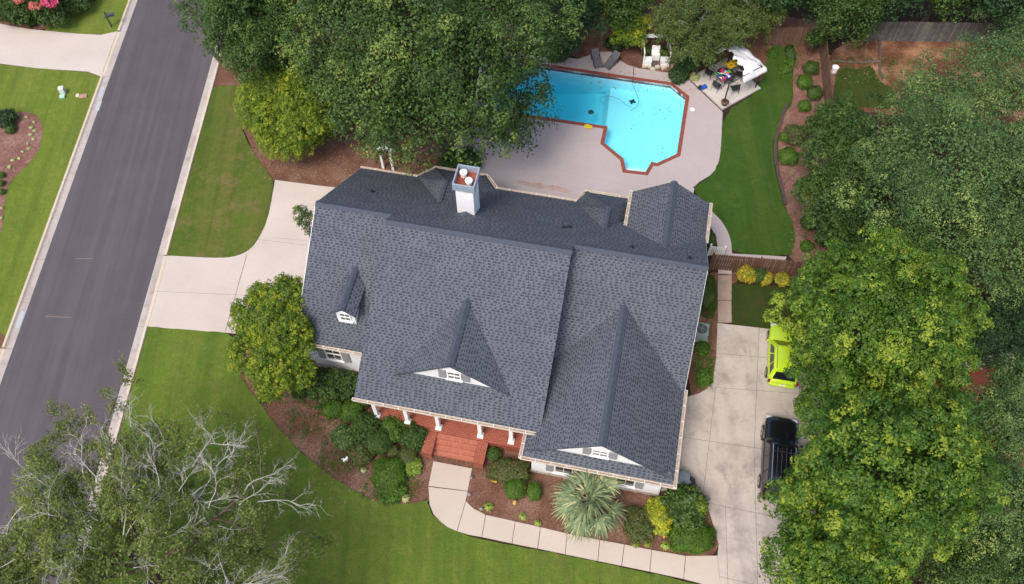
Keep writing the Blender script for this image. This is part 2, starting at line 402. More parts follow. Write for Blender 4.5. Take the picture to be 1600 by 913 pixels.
M['fence_red'] = pm('fence_wood_red', (.20, .10, .065), (.14, .07, .047), 2.5, .85, .4, fine=12, fine_amt=.4)
M['fence_grey'] = pm('fence_grey', (.17, .16, .15), (.11, .10, .09), 2.5, .85, .4, fine=12, fine_amt=.4)
M['black'] = pm('black_metal', (.02, .021, .025), (.03, .03, .034), 3, .4)
M['chmetal'] = pm('galvanised', (.42, .50, .60), (.34, .42, .52), 3, .35, metal=.3)
M['rust'] = pm('rust', (.28, .07, .03), (.16, .045, .025), 4, .8)
M['bark'] = pm('bark', (.14, .10, .075), (.08, .06, .045), 4, .9, .6)
M['bark_pale'] = pm('pale_bark', (.52, .49, .44), (.36, .34, .30), 4, .85, .3)

# ------------------------------------------------------------------ ground
rng0 = random.Random(5)
pool_px = [(775, 91), (853, 101.5), (1050, 130.5), (1077, 152), (1063, 244.5), (1027, 261), (1021, 259.5), (1012, 275), (972.8, 270.5), (968.6, 251), (937.8, 225.5), (943, 202), (762, 176)]
pool_out = PX(pool_px)
pool_in = offset_poly(pool_out, .25)
def structure(name, mb, mats, **k): return tag(mb.build(name, mats, **k), kind='structure')
far = 420
g = MB().flat([(-far, -120), (far, -120), (far, 700), (-far, 700)], 0, 0, holes=[offset_poly(pool_out, .05)]); structure('ground', g, M['forest'])
def sheet(name, px, mat, z, it=2, step=.5, jit=.05, raw=False, top=True):
    p = PX(px) if not raw else px
    if it: p = chaikin(p, it)
    p = dens(p, step, jit, rng0)
    mb = MB().flat(p, z-.06, z); return structure(name, mb, mat)
# mulch beds
sheet('garden_bed', [(346, 60), (336, 95), (324, 145), (385, 150), (376, 175), (380, 205), (405, 255), (430, 290), (480, 300), (600, 320), (740, 330), (730, 250), (720, 180), (730, 60), (600, 40), (380, 60)], M['mulch'], .008)
sheet('garden_bed', [(366, 560), (372, 590), (400, 625), (430, 668), (475, 712), (525, 752), (565, 778), (600, 790), (650, 792), (675, 775), (720, 790), (850, 835), (1000, 866), (1080, 872), (1130, 868), (1110, 770), (1060, 700), (1000, 600), (600, 520), (430, 520)], M['mulch'], .008)
sheet('garden_bed', [(1080, 440), (1070, 620), (1110, 612), (1122, 560), (1124, 430), (1260, 440), (1262, 425), (1090, 425)], M['mulch'], .008, 1)
sheet('garden_bed', [(1205, 60), (1240, 90), (1238, 130), (1240, 150), (1222, 180), (1213, 215), (1216, 262), (1226, 325), (1240, 352), (1243, 388), (1228, 405), (1300, 430), (1330, 300), (1300, 60)], M['mulch_pink'], .008)
sheet('garden_bed', [(700, 40), (760, 72), (860, 84), (960, 98), (1000, 112), (1080, 128), (1110, 140), (1150, 130), (1200, 128), (1290, 80), (1290, 20), (900, 20)], M['mulch'], .012)
sheet('clay_bank', [(1292, 60), (1296, 170), (1350, 175), (1500, 190), (1620, 200), (1620, 50), (1450, 58)], M['clay'], .006)
sheet('dirt_yard', [(1490, 560), (1490, 700), (1510, 920), (1700, 950), (1700, 480), (1560, 470)], M['clay'], .006)
# road
a0, b0 = G(108, 300), G(274, 300); sd = Vector((math.sin(.03937), math.cos(.03937), 0)); sn = Vector((sd.y, -sd.x, 0))
def rd(p, t, off): q = p+sd*t+sn*off; return (q.x, q.y)
T0, T1 = -140, 500
ts = [T0+(T1-T0)*i/60 for i in range(61)]
structure('road', MB().flat([rd(a0, T0, 0), rd(b0, T0, 0), rd(b0, T1, 0), rd(a0, T1, 0)], -.02, .016), M['asphalt'])
def side(px_, a, off):   # distance along the street of a photo point
    return (G(*px_)-a).dot(sd)
gaps_w = [(side((190, 60), a0, 0)-1.6, side((168, 118), a0, 0)*1.0-0.0), (-90, side((6, 545), a0, 0))]
gw_hi = side((188, 50), a0, 0); gw_lo = side((160, 120), a0, 0); gw2_hi = side((6, 545), a0, 0); gw2_lo = gw2_hi-5.5
ge_hi = side((258, 400), b0, 0); ge_lo = side((228, 511), b0, 0)
def kerb(name, base, sgn, segs):
    """rolled kerb: gutter pan beside the asphalt and a raised cream kerb outside it"""
    pan = MB(); k = MB()
    for lo, hi, raised in segs:
        def P(t, off, z): q = base+sd*t+sn*off*sgn; return (q.x, q.y, z)
        if raised: prof = [(0, .014), (.38, .022), (.44, .05), (.50, .135), (.64, .145), (.68, .02)]
        else: prof = [(0, .014), (.38, .022), (.44, .03), (.50, .04), (.64, .045), (.68, .02)]
        m_ = max(1, int((hi-lo)/3.05))
        for j in range(m_):
            t0 = lo+(hi-lo)*j/m_; t1 = lo+(hi-lo)*(j+1)/m_-.012
            for i in range(len(prof)-1):
                (o0, z0), (o1, z1) = prof[i], prof[i+1]
                q = [P(t0, o0, z0), P(t0, o1, z1), P(t1, o1, z1), P(t1, o0, z0)]
                if sgn > 0: q = q[::-1]
                (pan if i < 2 else k).add(q, [(0, 1, 2, 3)])
    structure('gutter_pan', pan, M['gutter_c']); structure(name, k, M['kerb'])
kerb('kerb', a0, -1, [(T0, gw2_lo, 1), (gw2_lo, gw2_hi, 0), (gw2_hi, gw_lo, 1), (gw_lo, gw_hi, 0), (gw_hi, T1, 1)])
kerb('kerb', b0, 1, [(T0, ge_lo, 1), (ge_lo, ge_hi, 0), (ge_hi, T1, 1)])
# faint utility paint and cracks on the asphalt
pk = MB()
for (x0, y0), (x1, y1), wd in (((118, 404.5), (146, 404), .09), ((70, 494), (112, 496.5), .1)):
    p, q = G(x0, y0), G(x1, y1); d = (q-p).normalized(); s_ = Vector((-d.y, d.x, 0))*wd/2
    pk.add([p-s_+Vector((0, 0, .02)), q-s_+Vector((0, 0, .02)), q+s_*.4+Vector((0, 0, .02)), p+s_*.4+Vector((0, 0, .02))], [(0, 1, 2, 3)])
structure('paint_mark', pk, pm('faded_orange_paint', (.20, .14, .11), (.13, .11, .11), 6))
pk = MB()
for (x, y), hh in (((158, 145), 1.1), ((154, 166), .9), ((32, 500), 1.2)):
    p = G(x, y)+Vector((0, 0, .027)); pk.box(p, (.3, hh, .004), -.04)
structure('paint_mark', pk, pm('faded_blue_paint', (.34, .42, .48), (.42, .38, .36), 5))
# lawns (kerb side edges follow the street)
def wk(t, off): q = a0+sd*t-sn*off; return (q.x, q.y)
def ek(t, off): q = b0+sd*t+sn*off; return (q.x, q.y)
K = .675
def poly_mix(street, px): return street+PX(px)
def lawn(name, poly, mat, z=.05, jit=.035, step=.3):
    p = dens(poly, step, jit, rng0); structure(name, MB().flat(p, 0, z), mat)
t_ = lambda x, y, b: (G(x, y)-b).dot(sd)
lawn('lawn', [ek(ge_hi, K), ek(t_(328, 139, b0), K)]+PX([(345, 135), (384, 134)])+chaikin(PX([(384, 134), (377, 165), (377, 195), (386, 222), (402, 248), (420, 272), (428, 284), (425, 310), (420, 338), (408, 368), (388, 395), (355, 404), (320, 402.5), (262, 400)]), 2, False), M['lawn_patchy'])
lawn('lawn', [ek(-70, K), ek(ge_lo, K)]+chaikin(PX([(232, 511), (300, 517), (370, 521), (368, 560), (374, 588), (400, 622), (430, 664), (470, 708), (520, 746), (562, 773), (600, 786), (640, 789), (672, 780)]), 2, False)+PX([(668, 785)])+chaikin(PX([(676, 806), (700, 826), (740, 840), (800, 853), (860, 863), (960, 884), (1060, 906), (1100, 916), (1125, 950)]), 1, False)+[(9, 0), (10, -60)], M['lawn'])
lawn('lawn', [wk(gw_lo, K), wk(gw2_hi, K)]+PX([(-40, 535), (-400, 500), (-900, 100), (-500, 40)])+PX([(-200, 75), (0, 101), (60, 108), (135, 113), (158, 121)]), M['lawn_w'])
lawn('lawn', [wk(300, K), wk(gw_hi, K)]+PX([(183, 50), (158, 55), (115, 52), (71, 48), (84, 34), (99, 23), (131, 14), (152, 0), (160, -40), (140, -200)]), M['lawn_w'])
sheet('garden_bed', [(-500, -60), (-500, 20), (-100, 25), (0, 38), (30, 44), (71, 48), (84, 34), (99, 23), (131, 14), (152, 0), (160, -40), (140, -200), (-200, -200)], M['mulch'], .03, 1)
sheet('garden_bed', [(-30, 190), (5, 188), (25, 176), (45, 175), (62, 185), (68, 208), (62, 235), (45, 258), (20, 280), (9, 300), (6, 340), (2, 372), (-30, 390)], M['mulch_pink'], .06)
sheet('garden_bed', [(-60, 515), (4, 518), (9, 536), (2, 548), (-60, 548)], M['mulch'], .06, 1)
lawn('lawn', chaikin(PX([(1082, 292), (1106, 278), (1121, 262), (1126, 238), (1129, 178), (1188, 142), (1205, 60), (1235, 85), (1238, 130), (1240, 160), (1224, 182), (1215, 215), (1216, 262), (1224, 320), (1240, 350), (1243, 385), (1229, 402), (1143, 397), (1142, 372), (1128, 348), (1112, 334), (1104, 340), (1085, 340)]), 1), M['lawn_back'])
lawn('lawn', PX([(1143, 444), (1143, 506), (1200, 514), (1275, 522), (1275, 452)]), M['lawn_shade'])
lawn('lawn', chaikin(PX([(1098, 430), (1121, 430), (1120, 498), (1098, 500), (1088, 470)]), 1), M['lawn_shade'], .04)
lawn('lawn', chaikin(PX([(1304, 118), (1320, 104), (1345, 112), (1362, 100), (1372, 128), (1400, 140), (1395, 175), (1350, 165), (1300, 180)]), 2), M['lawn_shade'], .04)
# west drives, own drive
def conc(name, poly, mat, z=.045, th=.12): return structure(name, MB().flat(poly, z-th, z), mat)
conc('driveway', [wk(gw_hi, K), wk(gw_lo, K)]+PX([(137, 112.5), (60, 107.5), (0, 100), (-150, 82), (-500, 45), (-500, 5), (-150, 22), (0, 38), (30, 44), (60, 48), (120, 53.5), (158, 55.5)]), M['drive'], .055)
conc('driveway', [wk(gw2_hi, K), wk(gw2_lo, K), wk(gw2_lo, 30), wk(gw2_hi, 30)], M['drive'], .055)
dr = [ek(ge_hi, K)]+chaikin(PX([(300, 402), (340, 404), (368, 402), (392, 391), (408, 368), (420, 338), (425, 310), (430, 282)]), 2, False)+PX([(500, 291), (560, 298)])+[tuple(HP(-16.6, 33))[:2], tuple(HP(-16.6, 22.2))[:2]]+PX([(440, 528), (362, 521), (300, 517)])+[ek(ge_lo, K)]
conc('driveway', dr, M['drive'])
dj = MB()
def joint(px1, px2, z=.049, wd=.035, mb=None):
    p, q = G(*px1), G(*px2); d = (q-p).normalized(); s_ = Vector((-d.y, d.x, 0))*wd/2; h = Vector((0, 0, z))
    (mb or dj).add([p-s_+h, q-s_+h, q+s_+h, p+s_+h], [(0, 1, 2, 3)])
joint((243, 456), (400, 463), wd=.02); joint((400, 463), (470, 468), wd=.02); joint((386, 398), (352, 520)); joint((402, 375), (480, 384), wd=.02); joint((425, 372), (480, 377), wd=.015)
# east drive
er = PX([(1121, 505.5), (1119, 560), (1114, 590)])+chaikin(PX([(1114, 590), (1108, 606), (1092, 616), (1070, 621)]), 2, False)+[tuple(HP(4.35, 24))[:2], tuple(HP(4.35, 17.6))[:2]]+PX([(1078, 762), (1098, 772), (1112, 812), (1123, 850), (1121, 868), (1124, 900), (1130, 960), (1160, 1100), (1330, 1100), (1300, 800), (1290, 600), (1285, 530), (1245, 519), (1200, 514.5)])
conc('driveway', er, M['drive_old'])
for a_, b_ in (((1067, 684), (1260, 712)), ((1118, 606), (1275, 618)), ((1119, 553), (1270, 566)), ((1118, 606), (1098, 775)), ((1186, 512), (1178, 705)), ((1098, 785), (1280, 822)), ((1178, 705), (1186, 1000)), ((1125, 902), (1280, 935)), ((1133, 790), (1140, 1000))): joint(a_, b_, wd=.022)
structure('driveway_joint', dj, M['joint'])
# front walk panels
inner = [(738, 732.5), (731, 768), (728, 783), (759, 804.5), (805, 815), (844.6, 824), (886, 834), (937, 844), (975.5, 851), (1018, 859), (1071, 868.5), (1121, 869)]
outer = [(677, 721), (669.5, 761), (None), (753, 838), (800, 849), (840, 857.5), (883, 866.5), (934, 877), (971, 884.5), (1015, 893.5), (1068, 904.5), (1126, 930)]
wk_mb = MB()
def panel(pts, shrink=.015):
    wk_mb.flat(offset_poly([tuple(p) for p in pts], shrink), -.05, .06)
gx = lambda *l_: PX(list(l_))
panel(gx((677, 721), (738, 732.5), (731, 768), (669.3, 760)))
panel(gx((669.3, 761), (731, 768.5), (728, 783), (714, 831), (700, 825), (688, 815.5), (677, 804), (671, 789)))
panel(gx((714, 831), (728, 783), (740, 795), (759, 804.8), (753, 840), (733, 836.5)))
prev = ((759, 804.8), (753, 840))
for i_, o_ in (((805, 815), (800, 850)), ((844.6, 824), (840, 858)), ((886, 834), (883, 867)), ((937, 844), (934, 877.5)), ((975.5, 851), (971, 885)), ((1018, 859.5), (1015, 894)), ((1071, 868.8), (1068, 905.5))):
    panel(gx(prev[0], i_, o_, prev[1])); prev = (i_, o_)
panel(gx(prev[0], (1121, 868.5), (1124, 900), (1127, 925), (1100, 914), prev[1]))
structure('front_walk', wk_mb, M['walk'])
sw = MB()
for a_, b_ in (((431, 469.5)), ((470.5, 504.5))): sw.flat(PX([(1122, a_), (1143, a_), (1143, b_), (1121.5, b_)]), -.02, .05)
structure('side_walk', sw, M['walk_old'])
# pool deck and the curved path to the gate
deck_px = [(690, 345), (690, 262), (705, 235), (735, 200), (752, 80), (865, 88), (903, 93), (918, 88), (935, 82), (955, 82), (966, 94), (982, 103), (1000, 108), (1050, 115.5), (1070, 120), (1129, 176), (1126, 238), (1121, 262), (1106, 279), (1083, 293), (1105, 345)]
structure('pool_deck', MB().flat(PX(deck_px), -.05, .05, holes=[pool_out]), M['deck'])
structure('side_walk', MB().flat(chaikin(PX([(1100, 318), (1114, 333), (1130, 349), (1142, 374), (1143.5, 397)]), 2, False)+PX([(1229, 402), (1226, 408.5), (1143.5, 407), (1143, 429), (1122, 428)])+chaikin(PX([(1122, 405), (1121.5, 392), (1119, 370), (1108, 352)]), 2, False)+PX([(1098, 345)]), -.05, .055), M['deck'])
dj2 = MB()
for a_, b_ in (((883, 198), (866, 262)), ((1012, 276), (1010, 296)), ((820, 215), (808, 290)), ((760, 240), (1000, 296))): joint(a_, b_, .054, .014, dj2)
structure('deck_joint', dj2, pm('deck_joint_line', (.34, .28, .275), (.3, .25, .24)))
stn = MB(); srng = random.Random(4)
SPZ = [0]
def splat(mb, x, y, rx, ry, z, n=18, rz=0.0):
    c = G(x, y); pts = []
    for i in range(n):
        q = 2*math.pi*i/n; k = srng.uniform(.75, 1.15); dx, dy = rx*k*math.cos(q), ry*k*math.sin(q)
        pts.append((c.x+dx*math.cos(rz)-dy*math.sin(rz), c.y+dx*math.sin(rz)+dy*math.cos(rz)))
    SPZ[0] += 1; mb.flat(pts, z+.003*SPZ[0], z+.003*SPZ[0])
for x, y, rx in ((822, 288, .7), (840, 291, .6), (862, 294.5, .75), (880, 298, .45)): splat(stn, x, y, rx, .22, .0545, rz=-.2)
structure('deck_stain', stn, pm('rust_stain', (.35, .22, .17), (.42, .33, .30), 3, .9))
# pool
coping = MB().flat(pool_out, -.25, .085, holes=[pool_in]); structure('pool_coping', coping, M['coping'])
pl = MB(); n_ = len(pool_in); WZ = -.06
dp = [tuple(G(*p))[:2] for p in ((955, 131), (946, 205))]
pa, pb = Vector(dp[0]), Vector(dp[1]); pd = (pa-pb).normalized()
pnrm = Vector((pd.y, -pd.x))                      # towards the shallow end
def depth(p):
    s_ = (Vector(p)-pb).dot(pnrm)
    return -1.15 if s_ > 0 else -1.15+max(-1.5, s_*1.5 if s_ > -.35 else -.5+s_*.28)
gp = []
xs = [p[0] for p in pool_in]; ys = [p[1] for p in pool_in]
wall = MB()
for i in range(n_):
    a_, b_ = pool_in[i], pool_in[(i+1) % n_]
    k = 8
    for j in range(k):
        p = Vector(a_).lerp(Vector(b_), j/k); q = Vector(a_).lerp(Vector(b_), (j+1)/k)
        wall.add([(p.x, p.y, .04), (q.x, q.y, .04), (q.x, q.y, depth(q)), (p.x, p.y, depth(p))], [(0, 1, 2, 3)])
def clip(poly, n, d):       # keep side n.p >= d
    out = []
    for i in range(len(poly)):
        a_, b_ = Vector(poly[i]), Vector(poly[(i+1) % len(poly)]); sa, sb = a_.dot(n)-d, b_.dot(n)-d
        if sa >= 0: out.append(tuple(a_))
        if (sa >= 0) != (sb >= 0): out.append(tuple(a_.lerp(b_, sa/(sa-sb))))
    return out
d0 = pb.dot(pnrm)
bands = [(0, 99), (-.35, 0), (-4, -.35), (-30, -4)]
for lo, hi in bands:
    q = clip(pool_in, pnrm, d0+lo) if lo > -30 else list(pool_in)
    q = clip(q, -pnrm, -(d0+hi)) if hi < 99 else q
    if len(q) < 3: continue
    tri = tessellate_polygon([[Vector((x, y, 0)) for x, y in q]])
    wall.add([(x, y, depth((x, y))) for x, y in q], [tuple(t) for t in tri])
m_pool = pm('pool_plaster', (.80, .90, .92), (.74, .87, .91), .5, .6, 0)
structure('pool_basin', wall, m_pool)
# entry steps in the small bay at the house end
st = MB()
s0, s1, s2, s3 = [Vector(p) for p in (pool_in[7], pool_in[8], pool_in[9], pool_in[6])]
for k, (f0, f1, zt) in enumerate(((0, .42, -.32), (.42, .8, -.6), (.8, 1.15, -.88))):
    st.flat([tuple(s0.lerp(s3, f0)), tuple(s1.lerp(s2, f0)), tuple(s1.lerp(s2, f1)), tuple(s0.lerp(s3, f1))][::-1], -1.14, zt)
structure('pool_steps', st, m_pool)
m, n, l, b = new_mat('pool_water')
b.inputs['Base Color'].default_value = (.75, .95, 1, 1)
n.remove(b); tr = n.new('ShaderNodeBsdfTransparent'); gl = n.new('ShaderNodeBsdfGlossy'); gl.inputs['Roughness'].default_value = .03
fr = n.new('ShaderNodeFresnel'); fr.inputs[0].default_value = 1.33; ms = n.new('ShaderNodeMixShader')
l.new(fr.outputs[0], ms.inputs[0]); l.new(tr.outputs[0], ms.inputs[1]); l.new(gl.outputs[0], ms.inputs[2]); l.new(ms.outputs[0], n['Material Output'].inputs[0])
va = n.new('ShaderNodeVolumeAbsorption'); va.inputs['Color'].default_value = (.0, .885, .985, 1); va.inputs['Density'].default_value = .46
l.new(va.outputs[0], n['Material Output'].inputs[1])
tcw = n.new('ShaderNodeTexCoord'); tn = n.new('ShaderNodeTexNoise'); tn.inputs['Scale'].default_value = 1.2; l.new(tcw.outputs['Object'], tn.inputs['Vector'])
bm_ = n.new('ShaderNodeBump'); bm_.inputs['Strength'].default_value = .15; bm_.inputs['Distance'].default_value = .05; l.new(tn.outputs[0], bm_.inputs['Height']); l.new(bm_.outputs[0], gl.inputs['Normal'])
wt = MB().flat(offset_poly(pool_in, -.01), -2.9, WZ); structure('pool_water', wt, m)
# ------------------------------------------------------------------ house
house = empty('brick_house', HP(*H0), HY, 'white painted brick house with slate grey shingle roof and red brick front porch', 'house')
RF = [M['shingle'], M['ridge'], M['trim']]
BS = .72
def zb(v): return 8.2-BS*(v-27.3)
TH = .14
ZR = zb(26.5)
def LL(*p): return [L(*q) for q in p]
def roof(name, faces, label=None):
    mb = MB()
    for f in faces: mb.slab(LL(*f), TH, 0, 1)
    o = mb.build(name, RF, house); 
    if label: o['label'] = label
    return o
def cap(parent, pts, wd=.32, lift=.045):
    mb = MB(); P = [Vector(L(*p)) for p in pts]
    for a, b in zip(P[:-1], P[1:]):
        d = (b-a).normalized(); s_ = d.cross(Vector((0, 0, 1))).normalized()*wd/2
        n_ = max(1, int((b-a).length/.32))
        for i in range(n_):
            p = a.lerp(b, i/n_); q = a.lerp(b, (i+1.12)/n_); dz0, dz1 = Vector((0, 0, lift)), Vector((0, 0, lift+.018))
            drop = Vector((0, 0, -wd*.3))
            vs = [p+dz1, q+dz0, q-s_+dz0+drop, p-s_+dz1+drop, p+s_+dz1+drop, q+s_+dz0+drop]
            mb.add(vs, [(0, 1, 2, 3), (1, 0, 4, 5), (3, 4, 0), (2, 5, 1)])
    return mb.build('ridge_cap', M['ridge'], parent)
r = roof('main_roof', [[(-12.83, 18.03, 3.98), (-2.6, 18.03, 3.98), (-2.6, 26.5, ZR), (-12.83, 26.5, ZR)], [(-12.83, 26.5, ZR), (-2.6, 26.5, ZR), (-2.6, 33.75, zb(33.75)), (-12.83, 33.75, zb(33.75))]])
cap(r, [(-12.83, 26.5, ZR), (-2.6, 26.5, ZR)], .42)
r = roof('left_wing_roof', [[(-17.18, 20.85, 3.75), (-12.6, 20.85, 3.75), (-12.6, 27.3, 8.2), (-17.18, 27.3, 8.2)], [(-17.18, 27.3, 8.2), (-12.832, 27.3, 8.2), (-12.832, 33.6, zb(33.6)), (-17.18, 33.6, zb(33.6))]])
cap(r, [(-17.18, 27.3, 8.2), (-12.75, 27.3, 8.2)], .42)
r = roof('right_wing_roof', [[(-2.75, 21.98, 3.65), (4.62, 21.98, 3.65), (4.62, 27.3, 8.2), (-2.75, 27.3, 8.2)], [(-2.598, 27.3, 8.2), (4.62, 27.3, 8.2), (4.62, 31.6, zb(31.6)), (-.6, 31.6, zb(31.6)), (-.6, 33.75, zb(33.75)), (-2.598, 33.75, zb(33.75))]])
cap(r, [(-2.55, 27.3, 8.2), (4.62, 27.3, 8.2)], .42)
GZ = 6.4; k = (8.2-3.65)/(27.3-21.98)
def vw(z): return 27.3-(8.2-z)/k
r = roof('front_gable_roof', [[(-3.31, 17.0, 3.63), (.65, 17.0, GZ), (.65, vw(GZ)+.06, GZ), (-3.31, vw(3.6)+.06, 3.63)], [(.65, 17.0, GZ), (4.62, 17.0, 3.63), (4.62, vw(3.6)+.06, 3.63), (.65, vw(GZ)+.06, GZ)]])
cap(r, [(.65, 17.0, GZ), (.65, vw(GZ)+.15, GZ)], .42)
# pent skirt under the right gable
roof('pent_roof', [[(-3.31, 16.75, 3.55), (4.62, 16.75, 3.55), (4.4, 17.27, 3.92), (-3.08, 17.27, 3.92)]])
# centre gable on the main slope
MS = (ZR-3.98)/8.47
def mz(v): return 3.98+MS*(v-18.03)
def mv(z): return 18.03+(z-3.98)/MS
gu, gz, gv = -7.65, 7.08, 19.42
r = roof('centre_gable_roof', [[(gu-3.2, gv, mz(gv)+.035), (gu, gv, gz), (gu, mv(gz)+.05, gz)], [(gu, gv, gz), (gu+3.2, gv, mz(gv)+.035), (gu, mv(gz)+.05, gz)]])
cap(r, [(gu, gv, gz), (gu, mv(gz)+.15, gz)], .42)
# back wing with its own gable
r = roof('back_wing_roof', [[(.02, 33.7, 5.45), (.02, 30.9, 5.45), (2.32, 28.7, 7.0), (2.32, 33.7, 7.0)], [(2.32, 33.7, 7.0), (2.32, 28.7, 7.0), (4.62, 30.9, 5.45), (4.62, 33.7, 5.45)]])
cap(r, [(2.32, 28.8, 7.0), (2.32, 33.7, 7.0)], .4)
# two hipped bays on the back slope
for (ua, ub, uc, ud, up, pz) in ((-13.5, -12.56, -9.22, -8.41, -10.98, 6.2), (-3.35, -2.79, .3, .5, -1.2, 6.2)):
    e, ve1, ve2 = 3.55, 33.7, 34.62; vr0 = 27.3+(8.2-pz)/BS; vp = 31.75
    r = roof('bay_roof', [[(ua, ve1, e), (up, vr0, pz), (up, vp, pz)], [(ua, ve1, e), (up, vp, pz), (ub, ve2, e)], [(ub, ve2, e), (up, vp, pz), (uc, ve2, e)], [(uc, ve2, e), (up, vp, pz), (ud, ve1, e)], [(ud, ve1, e), (up, vp, pz), (up, vr0, pz)]])
    cap(r, [(up, vr0, pz), (up, vp, pz), (ub, ve2, e)], .3); cap(r, [(up, vp, pz), (ua, ve1, e)], .3)
    if up < -5: cap(r, [(up, vp, pz), (uc, ve2, e)], .3)
# walls
mb = MB()
def prism_u(u0, u1, prof):
    n = len(prof); vs = [L(u0, v, z) for v, z in prof]+[L(u1, v, z) for v, z in prof]
    mb.add(vs, [tuple(range(n))[::-1], tuple(range(n, 2*n))]+[(i, (i+1) % n, n+(i+1) % n, n+i) for i in range(n)])
prism_u(-16.75, -12.45, [(21.25, 0), (33.1, 0), (33.1, 3.6), (27.3, 7.9), (21.25, 3.72)])
prism_u(-12.4, -2.95, [(20.6, 0), (33.2, 0), (33.2, 3.6), (26.5, 8.4), (20.6, 5.1)])
prism_u(-2.9, 4.22, [(21.0, 0), (33.25, 0), (33.25, 3.6), (27.3, 7.9), (22.3, 3.6), (21.0, 3.4)])
def prism_v(v0, v1, prof):
    n = len(prof); vs = [L(u, v0, z) for u, z in prof]+[L(u, v1, z) for u, z in prof]
    mb.add(vs, [tuple(range(n)), tuple(range(n, 2*n))[::-1]]+[((i+1) % n, i, n+i, n+(i+1) % n) for i in range(n)])
prism_v(17.32, 21.0, [(-2.9, 0), (4.22, 0), (4.22, 3.62), (.65, 6.12), (-2.9, 3.62)])
prism_v(19.66, 21.2, [(gu-2.8, mz(19.66)-.3), (gu+2.8, mz(19.66)-.3), (gu+2.8, mz(19.66)-.1), (gu, gz-.22), (gu-2.8, mz(19.66)-.1)])
prism_v(29.5, 33.4, [(.3, 0), (4.25, 0), (4.25, 5.5), (2.32, 6.75), (.3, 5.5)])
mb.build('wall', M['wallw'], house)
fnd = pm('foundation_brick', (.5, .46, .42), (.36, .33, .3), 3)
for a_, b_ in (((-16.8, 21.2, -.1), (-12.2, 21.24, .35)), ((-2.95, 17.27, -.1), (4.27, 17.31, .3)), ((4.225, 17.35, -.1), (4.27, 33, .3))): MB().b2(L(*a_), L(*b_)).build('foundation', fnd, house)
# bargeboards
mb = MB()
def barge(a, b, h=.2, t=.03):
    a, b = Vector(L(*a)), Vector(L(*b)); s_ = Vector((0, t, 0)) if abs(a.y-b.y) < .01 else Vector((t, 0, 0)); H_ = Vector((0, 0, h)); up_ = Vector((0, 0, -.03))
    vs = [a+up_-s_, b+up_-s_, b-H_-s_, a-H_-s_, a+up_, b+up_, b-H_, a-H_]
    mb = MB(); mb.add(vs, [(3, 2, 1, 0), (4, 5, 6, 7), (0, 1, 5, 4), (2, 3, 7, 6), (0, 4, 7, 3), (1, 2, 6, 5)]); mb.build('bargeboard', M['white'], house)
barge((-17.182, 20.85, 3.75), (-17.182, 27.3, 8.2)); barge((-17.182, 27.3, 8.2), (-17.182, 33.6, zb(33.6)))
barge((4.64, 21.98, 3.65), (4.64, 27.3, 8.2)); barge((4.64, 27.3, 8.2), (4.64, 30.9, zb(30.9)))
# gutters: open troughs with white hangers
def gutter(a, b, out):
    a, b = Vector(L(*a)), Vector(L(*b)); o_ = Vector((out[0], out[1], 0)); d = (b-a).normalized(); t = MB(); w_ = .115
    z = Vector((0, 0, 1))
    def strip(p0, p1, q1, q0, mi): t.add([p0, p1, q1, q0, p0-z*.02, p1-z*.02, q1-z*.02, q0-z*.02], [(0, 1, 2, 3), (7, 6, 5, 4), (0, 4, 5, 1), (1, 5, 6, 2), (2, 6, 7, 3), (3, 7, 4, 0)], mi)
    z = Vector((0, 0, 1)); lo = -.085; hi = .0
    strip(a+z*lo, b+z*lo, b+o_*w_+z*lo, a+o_*w_+z*lo, 1)
    for off, th in ((w_, .035), (-.03, .03)):
        p, q = a+o_*off, b+o_*off
        vs = [p+z*lo*1.05, q+z*lo*1.05, q+z*hi, p+z*hi]; vs += [v+o_*th for v in vs]
        t.add(vs, [(0, 1, 2, 3), (7, 6, 5, 4), (3, 2, 6, 7), (0, 4, 5, 1), (0, 3, 7, 4), (1, 5, 6, 2)], 0)
    n = max(1, int((b-a).length/.8))
    for i in range(n+1):
        p = a.lerp(b, i/n)+o_*(w_*.5)+z*.008
        t.box(p, (.028 if abs(d.x) > .5 else .16, .16 if abs(d.x) > .5 else .028, .012), 0, 2)
    t.build('gutter', [M['trim'], M['guttm'], M['white']], house)
gutter((-12.9, 18.0, 3.97), (-2.5, 18.0, 3.97), (0, -1)); gutter((-17.25, 20.82, 3.74), (-12.86, 20.82, 3.74), (0, -1))
gutter((-3.4, 16.72, 3.54), (4.8, 16.72, 3.54), (0, -1)); gutter((4.65, 16.6, 3.6), (4.65, 22.2, 3.6), (1, 0)); gutter((-3.34, 16.6, 3.6), (-3.34, 21.5, 3.6), (-1, 0))
gutter((-17.2, 33.63, zb(33.63)), (-13.5, 33.63, zb(33.63)), (0, 1)); gutter((-8.4, 33.78, zb(33.78)), (-3.3, 33.78, zb(33.78)), (0, 1))
gutter((4.65, 30.9, 5.44), (4.65, 33.75, 5.44), (1, 0)); gutter((-.01, 30.9, 5.44), (-.01, 33.75, 5.44), (-1, 0))
gutter((-12.56, 34.65, 3.55), (-9.22, 34.65, 3.55), (0, 1)); gutter((-2.79, 34.65, 3.55), (.3, 34.65, 3.55), (0, 1))
q7 = .7071
gutter((-13.5, 33.66, 3.55), (-12.58, 34.66, 3.55), (-q7, q7)); gutter((-9.2, 34.66, 3.55), (-8.4, 33.8, 3.55), (q7, q7)); gutter((-3.3, 33.7, 3.55), (-2.8, 34.66, 3.55), (-q7, q7))
